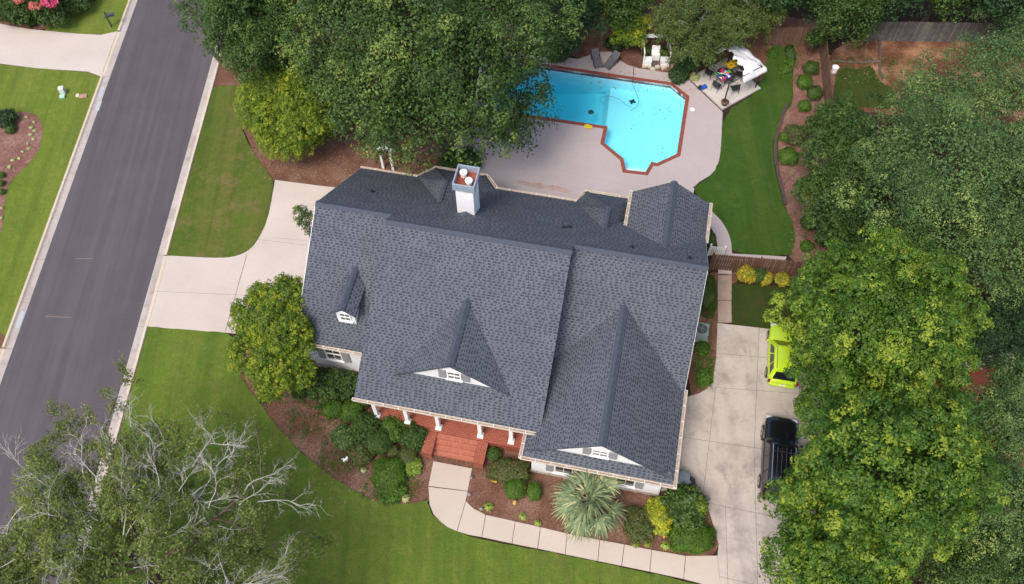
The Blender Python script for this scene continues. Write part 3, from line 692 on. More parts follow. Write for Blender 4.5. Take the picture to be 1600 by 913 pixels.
# windows with shutters
def window(u, v, z, w_, h_, sh=True, lab=None):
    f = MB(); t = .08
    for c, d in (((u, v, z+h_/2), (w_+2*t, .08, t)), ((u, v-.03, z-h_/2-.02), (w_+.3, .16, .08)), ((u-w_/2-t/2, v, z), (t, .08, h_)), ((u+w_/2+t/2, v, z), (t, .08, h_)), ((u, v, z), (w_, .06, .05)), ((u, v+.012, z), (.03, .04, h_))):
        f.box(L(*c), d)
    fo = f.build('window', M['white'], house)
    MB().box(L(u, v+.03, z), (w_, .02, h_)).build('glass', M['glass'], fo)
    if sh:
        for sg in (-1, 1): MB().box(L(u+sg*(w_/2+t+.24), v-.01, z), (.42, .05, h_+.05)).build('shutter', M['shutter'], house)
window(-15.35, 21.2, 2.1, .85, 1.4); window(-1.1, 17.27, 1.75, .9, 2.0); window(2.3, 17.27, 1.75, .9, 2.0)
window(.65, 17.28, 4.62, .72, .75); window(gu+.1, 19.62, mz(19.62)+.72, .62, .8)
for u in (-10.6, -8.9, -4.6): window(u, 20.56, 2.4, .9, 1.6)
d = MB(); d.box(L(-7.1, 20.55, 1.95), (1.0, .08, 2.2)).build('front_door', pm('door_paint', (.03, .03, .035), (.04, .04, .045)), house)
# dormer on the left wing
dm = MB(); u0, u1, um = -14.85, -13.80, -14.34; vf = 22.1; zr_ = 6.4; ze_ = 5.85
LS = (8.2-3.75)/6.45
def lz(v): return 3.75+LS*(v-20.85)
def lv_(z): return 20.85+(z-3.75)/LS
n5 = [(u0, lz(vf)-.2), (u1, lz(vf)-.2), (u1, ze_+.02), (um, zr_-.12), (u0, ze_+.02)]
vs = [L(u, vf, z) for u, z in n5]+[L(u, 25.0, z) for u, z in n5]
dm.add(vs, [(0, 1, 2, 3, 4), (1, 6, 7, 2), (5, 0, 4, 9)])
dw = dm.build('dormer_wall', M['white'], house)
r = roof('dormer_roof', [[(u0-.17, 21.9, ze_), (um, 21.9, zr_), (um, lv_(zr_)+.05, zr_), (u0-.17, lv_(ze_)+.05, ze_)], [(um, 21.9, zr_), (u1+.17, 21.9, ze_), (u1+.17, lv_(ze_)+.05, ze_), (um, lv_(zr_)+.05, zr_)]])
cap(r, [(um, 21.9, zr_), (um, lv_(zr_)+.1, zr_)], .34)
window(um, 22.06, 5.3, .52, .78, False)
# chimney
cu, cv = -9.06, 29.7
ch = MB(); ch.b2(L(cu-.5, cv-.6, 5.0), L(cu+.5, cv+.6, 9.05)); co = ch.build('chimney', pm('chimney_siding', (.88, .88, .89), (.82, .82, .84), 2, .6), house)
c2 = MB(); c2.b2(L(cu-.53, cv-.63, 8.95), L(cu+.53, cv+.63, 9.1)); c2.build('chimney_trim', pm('rusty_trim', (.72, .66, .60), (.50, .26, .12), 2.2), co)
c3 = MB()
for a_, b_ in (((cu-.62, cv-.72, 9.1), (cu+.62, cv-.66, 9.62)), ((cu-.62, cv+.66, 9.1), (cu+.62, cv+.72, 9.62)), ((cu-.62, cv-.657, 9.1), (cu-.56, cv+.657, 9.62)), ((cu+.56, cv-.657, 9.1), (cu+.62, cv+.657, 9.62))): c3.b2(L(*a_), L(*b_))
c3.build('chimney_shroud', M['chmetal'], co)
MB().b2(L(cu-.555, cv-.655, 9.1), L(cu+.555, cv+.655, 9.16)).build('chimney_crown', M['rust'], co)
for du, dv in ((-.22, .3), (.2, -.2)):
    f = MB(); f.cyl(L(cu+du, cv+dv, 9.16), .15, .26, 20); f.cyl(L(cu+du, cv+dv, 9.42), .21, .12, 24); f.cyl(L(cu+du, cv+dv, 9.54), .20, .03, 24, None, .12)
    f.build('flue_cap', M['white'], co, smooth=False)
cr_ = MB().slab(LL((cu-.5, cv-.6, zb(cv-.6)-.05), (cu, cv-.62, zb(cv-.6)+.28), (cu, cv-1.1, zb(cv-1.1)+.02)), .05).slab(LL((cu, cv-.62, zb(cv-.6)+.28), (cu+.5, cv-.6, zb(cv-.6)-.05), (cu, cv-1.1, zb(cv-1.1)+.02)), .05)
cr_.build('chimney_cricket', M['shingle'], house)
# vent stacks
for u, v in ((-3.45, 29.35), (-3.15, 29.5), (.5, 28.2), (3.65, 28.0), (-15.0, 30.0)):
    f = MB(); z = zb(v); f.cyl(L(u, v, z-.1), .06, .34, 10); f.cyl(L(u, v, z+.01), .17, .05, 12, None, .08); f.build('vent_pipe', M['black'], house)
# porch
pf = MB(); pf.b2(L(-12.28, 18.22, 0), L(-2.92, 20.58, .8)); pf.build('porch_floor', M['brick'], house)
for u in (-12.09, -10.28, -8.47, -6.05, -4.28):
    f = MB(); z = .8; v = 18.5; f.box(L(u, v, z+.06), (.36, .36, .12)); f.box(L(u, v, z+.15), (.3, .3, .07)); f.box(L(u, v, 2.45), (.22, .22, 2.6)); f.box(L(u, v, 3.78), (.32, .32, .12))
    f.build('column', M['white'], house, bevel=.01)
MB().b2(L(-12.4, 18.35, 3.6), L(-2.95, 18.65, 3.84)).build('porch_beam', M['white'], house)
st_ = MB()
for i in range(5):
    z = .8-.16*(i+1); st_.b2(L(-8.52, 18.215-.27*i, -.1), L(-6.13, 18.215-.27*(i+1), z+.012*0))
st_.build('steps', M['brickcap'], house)
for a_, b_ in ((-9.08, -8.53), (-6.12, -5.57)):
    f = MB(); f.b2(L(a_, 18.21, -.1), L(b_, 16.9, .66)); f.b2(L(a_-.03, 18.212, .66), L(b_+.03, 16.87, .74)); f.build('cheek_wall', M['brick'], house)
# low white wall left of the house front
lw = MB(); lw.box((0, 0, .55), (1.7, .12, 1.1)); lw.box((0, 0, 1.14), (1.8, .22, .08))
for x in (-.85, .85): lw.box((x, 0, .6), (.2, .2, 1.25))
o = lw.build('garden_wall', M['white'], loc=HP(-17.75, 21.6), rz=HY); tag(o, 'short white garden wall butting the left front corner of the house', 'wall')
# ------------------------------------------------------------------ vegetation
F = {}
F['maple'] = foliage_mat('maple_leaves', (.036, .096, .009), (.098, .185, .014), (.27, .34, .030))
F['oak'] = foliage_mat('oak_leaves', (.030, .068, .012), (.080, .142, .024), (.20, .27, .055), trans=.22)
F['dark'] = foliage_mat('dark_leaves', (.018, .050, .014), (.036, .085, .022), (.07, .13, .03))
F['holly'] = foliage_mat('yellow_green_leaves', (.070, .13, .010), (.17, .25, .014), (.36, .39, .028))
F['pale'] = foliage_mat('pale_leaves', (.050, .105, .028), (.115, .195, .050), (.27, .35, .09))
F['mag'] = foliage_mat('glossy_leaves', (.030, .072, .012), (.065, .125, .020), (.14, .20, .035))
F['feather'] = foliage_mat('feathery_leaves', (.085, .125, .024), (.155, .205, .038), (.28, .33, .08), trans=.38)
F['cyp'] = foliage_mat('cypress_leaves', (.050, .09, .018), (.10, .15, .03), (.17, .22, .05))
F['box'] = foliage_mat('boxwood_leaves', (.035, .090, .008), (.075, .16, .012), (.14, .235, .025))
F['boxd'] = foliage_mat('dark_boxwood_leaves', (.026, .065, .010), (.055, .11, .016), (.11, .165, .03))
F['lime'] = foliage_mat('lime_leaves', (.12, .21, .02), (.26, .35, .05), (.42, .48, .12))
F['cream'] = foliage_mat('variegated_leaves', (.25, .32, .10), (.45, .48, .20), (.62, .60, .32))
F['yellow'] = foliage_mat('yellow_leaves', (.12, .17, .02), (.50, .38, .02), (.74, .58, .06))
F['lemon'] = foliage_mat('lemon_leaves', (.14, .22, .02), (.42, .42, .02), (.66, .58, .04))
F['pink'] = foliage_mat('pink_blossom', (.45, .03, .10), (.70, .06, .22), (.80, .22, .30))
F['coral'] = foliage_mat('coral_blossom', (.45, .10, .07), (.65, .16, .14), (.72, .28, .22))
F['palm'] = foliage_mat('palm_leaves', (.12, .18, .08), (.24, .31, .15), (.48, .48, .24), trans=.25)
F['russet'] = foliage_mat('russet_leaves', (.06, .09, .02), (.10, .13, .03), (.20, .12, .06))
def trunk_mb(rng, base_r, top, limbs, n=8):
    """tapered trunk from the origin to `top`, limbs towards the given points"""
    t = MB(); top = Vector(top); k = [Vector((0, 0, -.2)), Vector((0, 0, .4)), top*.5+Vector((rng.uniform(-.3, .3), rng.uniform(-.3, .3), 0)), top]
    t.tube(k, [base_r*1.35, base_r, base_r*.78, base_r*.55], 10)
    for p in limbs:
        p = Vector(p); s_ = top*rng.uniform(.55, .98); m_ = s_.lerp(p, .5)+Vector((rng.uniform(-.4, .4), rng.uniform(-.4, .4), rng.uniform(.0, .8)))
        t.tube([s_, s_.lerp(m_, .5)+Vector((0, 0, .15)), m_, m_.lerp(p, .55), p], [base_r*.42, base_r*.33, base_r*.25, base_r*.14, base_r*.05], 6)
    return t
def broad_tree(seed, px, py, zc, rx, ry, rz, label, mat, cr=.75, k=34, leaf=.24, nl=9, group=None, name='broadleaf_tree', cat='tree', lobes=None, bark='bark', dens_=1.0, spread=.62, lk=.48, basez=0.0, inner=True, asp=.62, up=.5, jit=.1, ground=None, tr=.3, thin=.62):
    """rx, ry, rz in metres; crown centre at photo point px,py and height zc"""
    rng = np.random.default_rng(seed); pr = random.Random(seed)
    c = G(px, py, zc); base = Vector((c.x, c.y, basez)); root = empty(name, base, 0, label, cat, group)
    if lobes is None: lb = lobes_auto(rng, (0, 0, zc-basez), (rx, ry, rz), nl, lk, spread)
    else:
        lb = []
        for (qx, qy, z, r1, r2, r3) in lobes:
            p = G(qx, qy, z)-base; lb.append((p.x, p.y, p.z, r1, r2, r3))
    lb = [(a_, b_, c_, max(r1-cr*.85, .25*r1), max(r2-cr*.85, .25*r2), max(r3-cr*.6, .3*r3)) for a_, b_, c_, r1, r2, r3 in lb]
    C, N = clumps(rng, lb, cr, -.5, dens_*.5, jit+.06)
    w_ = 6.28/(2.6*max(cr, .45)/.5); ph = rng.uniform(0, 6.28, size=6)
    fz = np.sin(C[:, 0]*w_+ph[0])*np.sin(C[:, 1]*w_+ph[1])+.6*np.sin(C[:, 2]*w_*1.3+ph[2])+.5*np.sin((C[:, 0]+C[:, 1])*w_*.7+ph[3])
    if inner: ok_ = fz < thin; C, N = C[ok_], N[ok_]
    V, lv = puff2(rng, C, N, cr*1.12, leaf*.64, 13, int(k*.44), asp)
    if inner:
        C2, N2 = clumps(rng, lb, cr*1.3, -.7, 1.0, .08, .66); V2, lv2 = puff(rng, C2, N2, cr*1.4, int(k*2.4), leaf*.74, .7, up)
        V = np.concatenate([V, V2]); lv = np.concatenate([lv, lv2*.6])  # inner leaves take darker tones: the crown's inside shade is put into their colour
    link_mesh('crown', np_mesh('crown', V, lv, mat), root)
    limbs = [(l_[0]*.9, l_[1]*.9, l_[2]) for l_ in lb[:10]]
    trunk_mb(pr, tr, (0, 0, (zc-basez)*.62), limbs).build('trunk', M[bark], root, smooth=True)
    return root
bt = broad_tree
# --- the great oak over the pool
oak = []
for (x, y, z, r) in ((560, 60, 10.5, 3.6), (660, 40, 12, 4.2), (770, 40, 11, 3.8), (838, 38, 9, 2.9), (610, 130, 10, 3.6), (720, 110, 11.5, 3.9), (772, 108, 9, 2.6), (555, 150, 8, 2.4), (585, 190, 7, 2.5), (660, 190, 8, 2.9), (740, 185, 7.5, 2.6), (788, 188, 6, 2.0), (812, 140, 6.5, 1.8), (500, 50, 9, 2.8), (640, 208, 5.8, 1.6), (595, 212, 5.2, 1.4), (715, 200, 5.5, 1.6), (805, 212, 4.6, 1.2), (838, 166, 5, 1.2), (515, 110, 8.0, 1.8), (700, -60, 12, 5), (560, -60, 11, 5), (860, -50, 9, 4)):
    oak.append((x, y, z, r, r, r*.8))
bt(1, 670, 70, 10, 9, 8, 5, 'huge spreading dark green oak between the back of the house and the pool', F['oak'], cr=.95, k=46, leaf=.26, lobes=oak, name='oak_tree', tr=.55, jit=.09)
bt(2, 464, 172, 3.2, 3.4, 3.4, 3.2, 'rounded yellow-green tree at the left edge of the huge oak', F['holly'], cr=.42, k=34, leaf=.16, nl=10, spread=.45, lk=.55, thin=9, dens_=3.2, jit=.02)
bt(3, 392, 58, 7.5, 2.8, 3.8, 4.4, 'narrow dense deep green tree between the street and the huge oak', F['mag'], cr=.6, k=34, leaf=.2, nl=8, tr=.2)
bt(4, 318, 30, 4.2, 1.9, 2.2, 2.2, 'loose airy tree whose branches hang over the edge of the street', F['mag'], cr=.6, k=20, leaf=.2, nl=7, dens_=.5, inner=False, tr=.16)
bt(41, 415, -30, 8, 4, 3, 3, 'dark tree cut by the top edge left of the huge oak', F['mag'], cr=.7, k=28, leaf=.24, nl=7)
bt(5, 905, 15, 4.0, 2.1, 2.1, 3.6, 'dark evergreen behind the pool, left of the brown trunk-coloured fence piece', F['dark'], cr=.55, k=34, leaf=.17, nl=8, tr=.2)
bt(51, 884, 62, 2.0, 1.2, 1.2, 1.8, 'low dark evergreen bush behind the left end of the pool', F['dark'], cr=.4, k=30, leaf=.14, nl=6, tr=.1, name='evergreen_bush', cat='bush')
bt(6, 985, 45, 2.0, 1.5, 1.5, 1.9, 'bright arching green bush behind the two loungers', F['holly'], cr=.42, k=36, leaf=.24, nl=6, asp=.22, tr=.08, name='arching_bush', cat='bush')
# --- wall of trees along the top edge
for i, (x, y, z, r, rz, lab, mt) in enumerate((
    (1218, -22, 4.5, 2.7, 4.0, 'dark green tree behind the brown back fence, right of the feathery cypress', 'dark'),
    (1310, 4, 4.5, 2.9, 4.0, 'dark bushy tree above the corner where two brown fences meet', 'mag'),
    (1388, -18, 4.5, 2.7, 4.0, 'dark tree hanging over the left end of the grey fence', 'dark'),
    (1480, -38, 4.5, 3.0, 4.0, 'dark tree behind the right half of the grey fence', 'mag'),
    (1575, 0, 4.5, 3.2, 4.2, 'dark tree filling the top right corner', 'dark'),
    (965, -8, 4.2, 2.6, 3.8, 'dark green tree at the top edge directly above the loungers', 'mag'))):
    bt(60+i, x, y, z, r, r, rz, lab, F[mt], cr=.65, k=30, leaf=.22, nl=8, group='trees along the back fence', tr=.22)
# --- right side
pale = []
for (x, y, z, r) in ((1470, 178, 10, 2.7), (1448, 158, 7.5, 2.0), (1545, 125, 11, 3.2), (1600, 190, 11, 3.4), (1480, 250, 12, 3.8), (1575, 290, 11, 3.4), (1405, 235, 9, 2.4), (1400, 310, 9, 2.7), (1480, 360, 9, 2.9), (1560, 390, 8.5, 2.8), (1428, 350, 7.5, 1.8), (1500, 408, 6.5, 1.8), (1572, 418, 6.5, 1.8), (1660, 330, 9, 4), (1640, 60, 9, 3.0), (1370, 270, 6.5, 1.7)):
    pale.append((x, y, z, r, r, r*.85))
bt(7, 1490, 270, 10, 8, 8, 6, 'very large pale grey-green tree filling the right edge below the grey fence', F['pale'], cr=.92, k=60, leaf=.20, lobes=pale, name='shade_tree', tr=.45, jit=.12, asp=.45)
mg = []
for (x, y, z, r) in ((1300, 195, 4.5, 1.7), (1330, 215, 5.5, 1.8), (1290, 250, 4.5, 1.7), (1330, 280, 5.5, 2.0), (1275, 300, 4, 1.4), (1310, 330, 4.5, 1.8), (1350, 350, 4.5, 1.7), (1290, 355, 3.0, 1.2)):
    mg.append((x, y, z, r, r, r*1.1))
bt(8, 1312, 280, 4.5, 3, 3, 4, 'dense dark magnolia between the bark bed and the large pale tree', F['mag'], cr=.45, k=34, leaf=.2, lobes=mg, name='magnolia_tree', tr=.2)
ma = []
for (x, y, z, r) in ((1370, 500, 9, 4.2), (1295, 470, 7.5, 2.0), (1330, 430, 8, 2.0), (1400, 425, 8.5, 2.0), (1450, 470, 8.5, 2.2), (1465, 530, 8, 2.1), (1450, 590, 7.5, 2.0), (1380, 600, 7.5, 2.3), (1305, 580, 7, 1.9), (1275, 520, 6, 1.6), (1340, 520, 10.5, 2.3), (1400, 520, 10.8, 2.3), (1278, 558, 5.5, 1.2)):
    ma.append((x, y, z, r, r, r*.85))
bt(9, 1370, 505, 8.5, 4.5, 4.5, 4, 'bright green maple leaning over the lime hatchback, upper of the pair beside the drive', F['maple'], cr=.52, k=38, leaf=.22, lobes=ma, name='maple_tree', tr=.32, group='maples beside the drive', jit=.11)
mb_ = []
for (x, y, z, r) in ((1388, 738, 9.5, 4.1), (1338, 700, 7.5, 1.9), (1334, 645, 7.5, 1.9), (1400, 645, 8, 2.1), (1465, 680, 8.5, 2.3), (1480, 750, 8, 2.2), (1450, 800, 7.5, 2.0), (1370, 830, 7.5, 2.2), (1290, 790, 7, 2.0), (1292, 765, 5.5, 1.5), (1340, 730, 11, 2.4), (1420, 720, 11, 2.3), (1262, 800, 5.5, 1.9), (1270, 640, 5.5, 1.0)):
    mb_.append((x, y, z, r, r, r*.85))
bt(10, 1370, 735, 8.5, 4.5, 4.5, 4, 'bright green maple hanging over the black vehicle, lower of the pair beside the drive', F['maple'], cr=.52, k=38, leaf=.22, lobes=mb_, name='maple_tree', tr=.32, group='maples beside the drive', jit=.11)
bt(11, 1310, 900, 6.5, 3.2, 2.6, 2.4, 'bright green maple cut by the bottom edge beside the drive', F['maple'], cr=.52, k=38, leaf=.22, nl=9, name='maple_tree', tr=.25)
for i, (x, y, z, r, rz, lab, mt) in enumerate((
    (1566, 668, 8, 1.9, 2.4, 'soft pale green pine right of the lower maple', 'pale'),
    (1560, 800, 7, 2.5, 2.8, 'pale green tree in the lower part of the right edge', 'pale'),
    (1590, 598, 8, 1.4, 1.7, 'tufted pale tree just above the brick patio at the right edge', 'pale'),
    (1500, 890, 5.5, 2.2, 2.2, 'dull green tree cut by the bottom edge right of the maples', 'oak'),
    (1590, 900, 6, 2.4, 2.4, 'dull green tree in the bottom right corner', 'pale'),
    (1600, 520, 1.6, 3.0, 1.6, 'low dark thicket between the large pale tree and the brick patio', 'dark'),
    (1530, 530, 1.4, 2.0, 1.5, 'low dark bush right of the upper maple', 'dark'))):
    bt(80+i, x, y, z, r, r, rz, lab, F[mt], cr=.5, k=36, leaf=.17, nl=8, tr=.18, asp=.45 if mt == 'pale' else .62, name='broadleaf_tree' if rz > 1.7 else 'thicket', cat='tree' if rz > 1.7 else 'bush')
# --- small tree at the left front corner of the house
sm = [(445, 475, 4.2, 1.45, 1.45, 1.30), (405, 500, 4.0, 1.50, 1.50, 1.30), (440, 520, 4.6, 1.60, 1.60, 1.30), (395, 550, 3.6, 1.30, 1.30, 1.10), (430, 575, 3.8, 1.40, 1.40, 1.20), (465, 580, 3.2, 1.00, 1.00, 0.90), (425, 600, 2.8, 1.05, 1.05, 0.90), (460, 540, 3.8, 1.10, 1.10, 1.00), (410, 465, 3.6, 0.80, 0.80, 0.70)]
bt(12, 430, 530, 3.8, 2, 2, 2, 'light green small tree at the left front corner of the house', F['holly'], cr=.36, k=30, leaf=.15, lobes=sm, name='dogwood_tree', tr=.11, jit=.03, thin=9, dens_=2.6)
# sapling growing against the left gable
bt(13, 478, 348, 2.8, .5, .6, 1.5, 'thin sapling against the left end wall of the house', F['mag'], cr=.25, k=16, leaf=.14, nl=5, dens_=.6, inner=False, name='sapling', tr=.04)
# --- feathery trees with bare pale branches
def branch(rng, p, d, length, n, wob, droop):
    pts = [p]; d = unit(d)
    for i in range(n):
        d = unit(d+rng.normal(size=3)*wob+np.array([0, 0, droop])); pts.append(pts[-1]+d*length/n)
    return pts
def feather_tree(seed, px, py, zc, R_, label, mat, n_limb=9, leaf=.13, bare=26, name='feathery_tree', dens_=1.0, tr=.3, top=13., group=None, lim=None):
    rng = np.random.default_rng(seed); c = G(px, py, zc); base = Vector((c.x, c.y, 0)); root = empty(name, base, 0, label, 'tree', group)
    wood = MB(); dead = MB(); LP = []; LN = []; LA = []
    h0 = zc*.45; wood.tube([(0, 0, -.2), (.1, 0, h0*.5), (0, .1, h0), (0, 0, zc*.95)], [tr*1.3, tr, tr*.8, tr*.3], 9)
    def twig(p, d, ln):
        q = branch(rng, p, d, ln, 4, .22, -.13); wood.tube(q, [.014, .012, .010, .008, .004], 3, cap=False)
        m_ = int(24*dens_*ln); Q = np.array(q); t = rng.uniform(.1, 3.99, size=m_); i = np.minimum(t.astype(int), 3); f = (t-i)[:, None]
        P = Q[i]*(1-f)+Q[i+1]*f+rng.normal(size=(m_, 3))*np.array([.13, .13, .07])
        A = unit(Q[i+1]-Q[i])+rng.normal(size=(m_, 3))*.45
        LP.append(P); LN.append(unit(np.array([0, 0, 1.0])+rng.normal(size=(m_, 3))*.5)); LA.append(A)
    for i in range(n_limb):
        a = 2*math.pi*(i+rng.uniform(-.3, .3))/n_limb; ne = seed == 21 and math.cos(a-.75) > .45; rr = R_*rng.uniform(.8, 1.05)*(.82 if ne else 1); d = np.array([math.cos(a), math.sin(a), rng.uniform(.25, .8)])
        q = branch(rng, np.array([0, 0, h0+rng.uniform(0, zc*.3)]), d, rr*1.12, 8, .10, -.05); wood.tube(q, [tr*.30*(1-.1*j) for j in range(9)], 6)
        for s_ in range(8):
            t = rng.uniform(.15, 1)*7.9; j = int(t); p = q[j]+(q[j+1]-q[j])*(t-j); sd_ = unit(q[j+1]-q[j]); lat = unit(np.cross(sd_, [0, 0, 1]))*rng.choice([-1, 1])
            q2 = branch(rng, p, sd_*.5+lat*rng.uniform(.5, 1.1)+np.array([0, 0, rng.uniform(-.1, .6)]), R_*rng.uniform(.25, .42), 5, .14, -.05)
            wood.tube(q2, [.05, .042, .034, .026, .018, .01], 4)
            for u in range(3 if ne else 9):
                t2 = rng.uniform(.1, 1)*4.95; j2 = int(t2); p2 = q2[j2]+(q2[j2+1]-q2[j2])*(t2-j2); s2 = unit(q2[j2+1]-q2[j2]); l2 = unit(np.cross(s2, [0, 0, 1]))*rng.choice([-1, 1])
                twig(p2, s2*.6+l2*rng.uniform(.3, 1.1)+np.array([0, 0, rng.uniform(-.3, .5)]), rng.uniform(.6, 1.3))
    nt_ = int(R_*R_*22)
    for i in range(nt_):       # outer sprays over the whole dome
        a = rng.uniform(0, 6.28); q_ = math.sqrt(rng.uniform(0, 1)); lob = 1+.12*math.sin(a*5+seed)+.07*math.sin(a*11)
        r_ = R_*.93*q_*lob; z = zc*(.62+.48*math.sqrt(max(0, 1-q_**2.2)))+rng.normal()*.55-rng.exponential(.5)
        if seed == 21 and rng.uniform() < .8*max(0., min(1., (math.cos(a-.95)*q_-.05)*2.0)): continue
        if math.sin(a*3+q_*7+seed)*math.sin(q_*11+a*2) > .62: continue
        twig(np.array([math.cos(a)*r_, math.sin(a)*r_, z]), np.array([math.cos(a)*(.3+q_), math.sin(a)*(.3+q_), rng.uniform(-.2, .6)])+rng.normal(size=3)*.5, rng.uniform(.6, 1.3))
    # bare, sun-bleached branches that rise through the crown
    def dtree(p, d, ln, rad, lev):
        q = branch(rng, p, d, ln, 6, .19, .0); dead.tube(q, [rad*(1-.13*j) for j in range(7)], 5 if lev == 0 else 4, cap=False)
        if lev >= 3: return
        for u in range([6, 4, 3][lev]):
            t = rng.uniform(.3, 1)*5.95; j = int(t); p2 = q[j]+(q[j+1]-q[j])*(t-j); s2 = unit(q[j+1]-q[j]); l2 = unit(np.cross(s2, rng.normal(size=3)))
            dtree(p2, s2*1.0+l2*rng.uniform(.4, .9), ln*rng.uniform(.38, .6), rad*.5, lev+1)
    for i in range(bare):
        a = rng.uniform(0, 6.28) if rng.uniform() < .8 else rng.normal(.9, .6); r_ = R_*math.sqrt(rng.uniform(.03, .74)); z = zc*.92+(1-(r_/R_)**2)*R_*.16+rng.uniform(-.6, .3)
        dv = unit(np.array([math.cos(a), math.sin(a), rng.uniform(.0, .6)])+rng.normal(size=3)*.4); dtree(np.array([math.cos(a)*r_, math.sin(a)*r_, z])-dv*.9, dv, R_*rng.uniform(.17, .33), rng.uniform(.016, .030), 0)
    P = np.concatenate(LP); N = np.concatenate(LN); A = np.concatenate(LA)
    Vv = leaf_verts(rng, P, N, leaf*rng.uniform(.6, 1.3, size=len(P)), .42, .1, A)
    lv = np.clip(.5+.22*rng.normal(size=len(P))+.18*np.sin(P[:, 0]*1.3+P[:, 1]*.9), 0, 1)
    link_mesh('crown', np_mesh('crown', Vv, lv, mat), root)
    wood.build('trunk', M['bark'], root, smooth=True)
    if bare: dead.build('bare_branches', M['bark_pale'], root, smooth=True)
    return root
feather_tree(21, 195, 862, 9.0, 7.7, 'large thinning olive green tree with bleached bare branches in the bottom left corner', F['feather'], n_limb=13, leaf=.145, bare=84, dens_=3.1, name='thinning_tree', tr=.34)
feather_tree(22, 1100, 10, 5.0, 2.8, 'feathery green cypress over the white canopy beside the pool', F['cyp'], n_limb=12, leaf=.15, bare=5, dens_=2.6, name='cypress_tree', tr=.24)
feather_tree(23, 1165, -25, 5.0, 2.6, 'feathery green cypress at the top edge behind the brown fence', F['cyp'], n_limb=10, leaf=.15, bare=3, dens_=2.6, name='cypress_tree', tr=.22)
# ------------------------------------------------------------------ shrubs
def shrub(seed, px, py, rpx, h, label, mat, leaf=.09, kind='mound', ky=1.0, group=None, name='shrub', cat='shrub', cr=None, asp=.62, amt=1.0, rough_=.06):
    """clipped or loose shrub: rpx is the half width in photo pixels, h its height"""
    rng = np.random.default_rng(seed); zc = h*.45; c = G(px, py, zc); r = rpx*mpp(px, py, zc)
    if kind == 'mound':
        area = 2.6*math.pi*r*r*ky+2*math.pi*r*h*.4; n = int(area/(leaf*leaf*.30)*1.5*amt)
        d = unit(rng.normal(size=(n, 3))); d[:, 2] = np.where(d[:, 2] < -.35, -d[:, 2], d[:, 2])
        bumpf = 1+rough_*(np.sin(d[:, 0]*7+seed)+np.sin(d[:, 1]*8+seed*2)+np.sin(d[:, 2]*9+seed*3))
        rad = np.where(rng.uniform(size=n) < .75, rng.uniform(.93, 1.03, size=n), rng.uniform(.6, .93, size=n))*bumpf
        e = d.copy(); e[:, :2] = np.sign(e[:, :2])*np.abs(e[:, :2])**.9
        P = e*rad[:, None]*np.array([r, r*ky, h*.55])+np.array([0, 0, h*.45]); N = unit(d+rng.normal(size=(n, 3))*.45+np.array([0, 0, .3]))
        V = leaf_verts(rng, P, N, leaf*rng.uniform(.7, 1.3, size=n), asp)
        lv = np.clip(.5+.2*rng.normal(size=n)+.12*np.sin(P[:, 0]*6)*np.sin(P[:, 1]*6), 0, 1)
    elif kind == 'loose':
        cr = cr or r*.3; lb = lobes_auto(rng, (0, 0, h*.5), (r, r*ky, h*.5), 6, .5, .6)
        C, N = clumps(rng, lb, cr, -.3, 1.1, .14); V, lv = puff(rng, C, N, cr, int(26*amt), leaf, asp, .5)
        C2, N2 = clumps(rng, lb, cr*1.2, -.5, 1, .05, .65); V2, l2 = puff(rng, C2, N2, cr*1.4, 20, leaf*1.5, .8, .5); V = np.concatenate([V, V2]); lv = np.concatenate([lv, l2*.6])  # inner leaves coloured darker, painting in the shade inside the shrub
    else:      # tuft of strap leaves
        n = int(110*amt); a = rng.uniform(0, 6.28, size=n); t = rng.uniform(.25, 1, size=n); Vs = []; lvs = []
        for s0_, s1_ in ((0, .5), (.5, 1.0)):
            rr0, rr1 = r*t*s0_, r*t*s1_; z0 = h*(1-(1-s0_)**2)*(1.15-t*.5)*np.where(s0_ > .4, 1, 1); z1 = z0+(h*.15-h*.35*t)*(s1_-.4)+(h*.5*(1-t*.4) if s0_ == 0 else -.1*h)
            w0 = leaf*.28*np.ones(n); ca, sa = np.cos(a), np.sin(a)
            q = np.zeros((n, 4, 3)); w1 = w0*(.9 if s1_ < .9 else .1)
            for kk, (rr, zz, ww, sg) in enumerate(((rr0, z0, w0, -1), (rr1, z1, w1, -1), (rr1, z1, w1, 1), (rr0, z0, w0, 1))):
                q[:, kk, 0] = ca*rr-sa*ww*sg; q[:, kk, 1] = sa*rr+ca*ww*sg; q[:, kk, 2] = zz+.02
            Vs.append(q.reshape(-1, 3)); lvs.append(np.clip(.5+.25*rng.normal(size=n), 0, 1))
        V = np.concatenate(Vs); lv = np.concatenate(lvs)
    o = link_mesh(name, np_mesh(name, V, lv, mat), None, Vector((c.x, c.y, 0.0)))
    return tag(o, label, cat, group)
sh = shrub
GF = 'foundation shrubs in the front bed'
sh(101, 512, 606, 27, 1.5, 'large loose dark camellia below the left front wall, right of the light green small tree', F['mag'], .13, 'loose', group=GF)
sh(102, 540, 603, 17, 1.2, 'loose dark shrub squeezed against the left end of the brick porch', F['mag'], .12, 'loose', group=GF)
sh(103, 520, 640, 16, .8, 'clipped bright round shrub in front of the dark camellia', F['box'], .07, group=GF)
sh(104, 549, 643, 18, .9, 'clipped bright round shrub just left of the porch corner', F['box'], .07, group=GF)
sh(105, 566, 625, 14, .8, 'small dark shrub tucked under the left porch corner', F['boxd'], .09, group=GF)
sh(106, 574, 670, 24, 1.4, 'tall rough olive shrub in front of the first white column', F['boxd'], .1, 'loose', group=GF, cr=.2)
sh(107, 593, 692, 20, 1.2, 'dense dark green shrub below the rough olive shrub', F['boxd'], .08, group=GF)
sh(108, 614, 672, 17, 1.1, 'loose green shrub in front of the second white column', F['box'], .11, 'loose', group=GF, cr=.2)
sh(109, 649, 683, 17, 1.1, 'dark azalea standing against the left side of the brick steps', F['boxd'], .1, 'loose', group=GF, cr=.2)
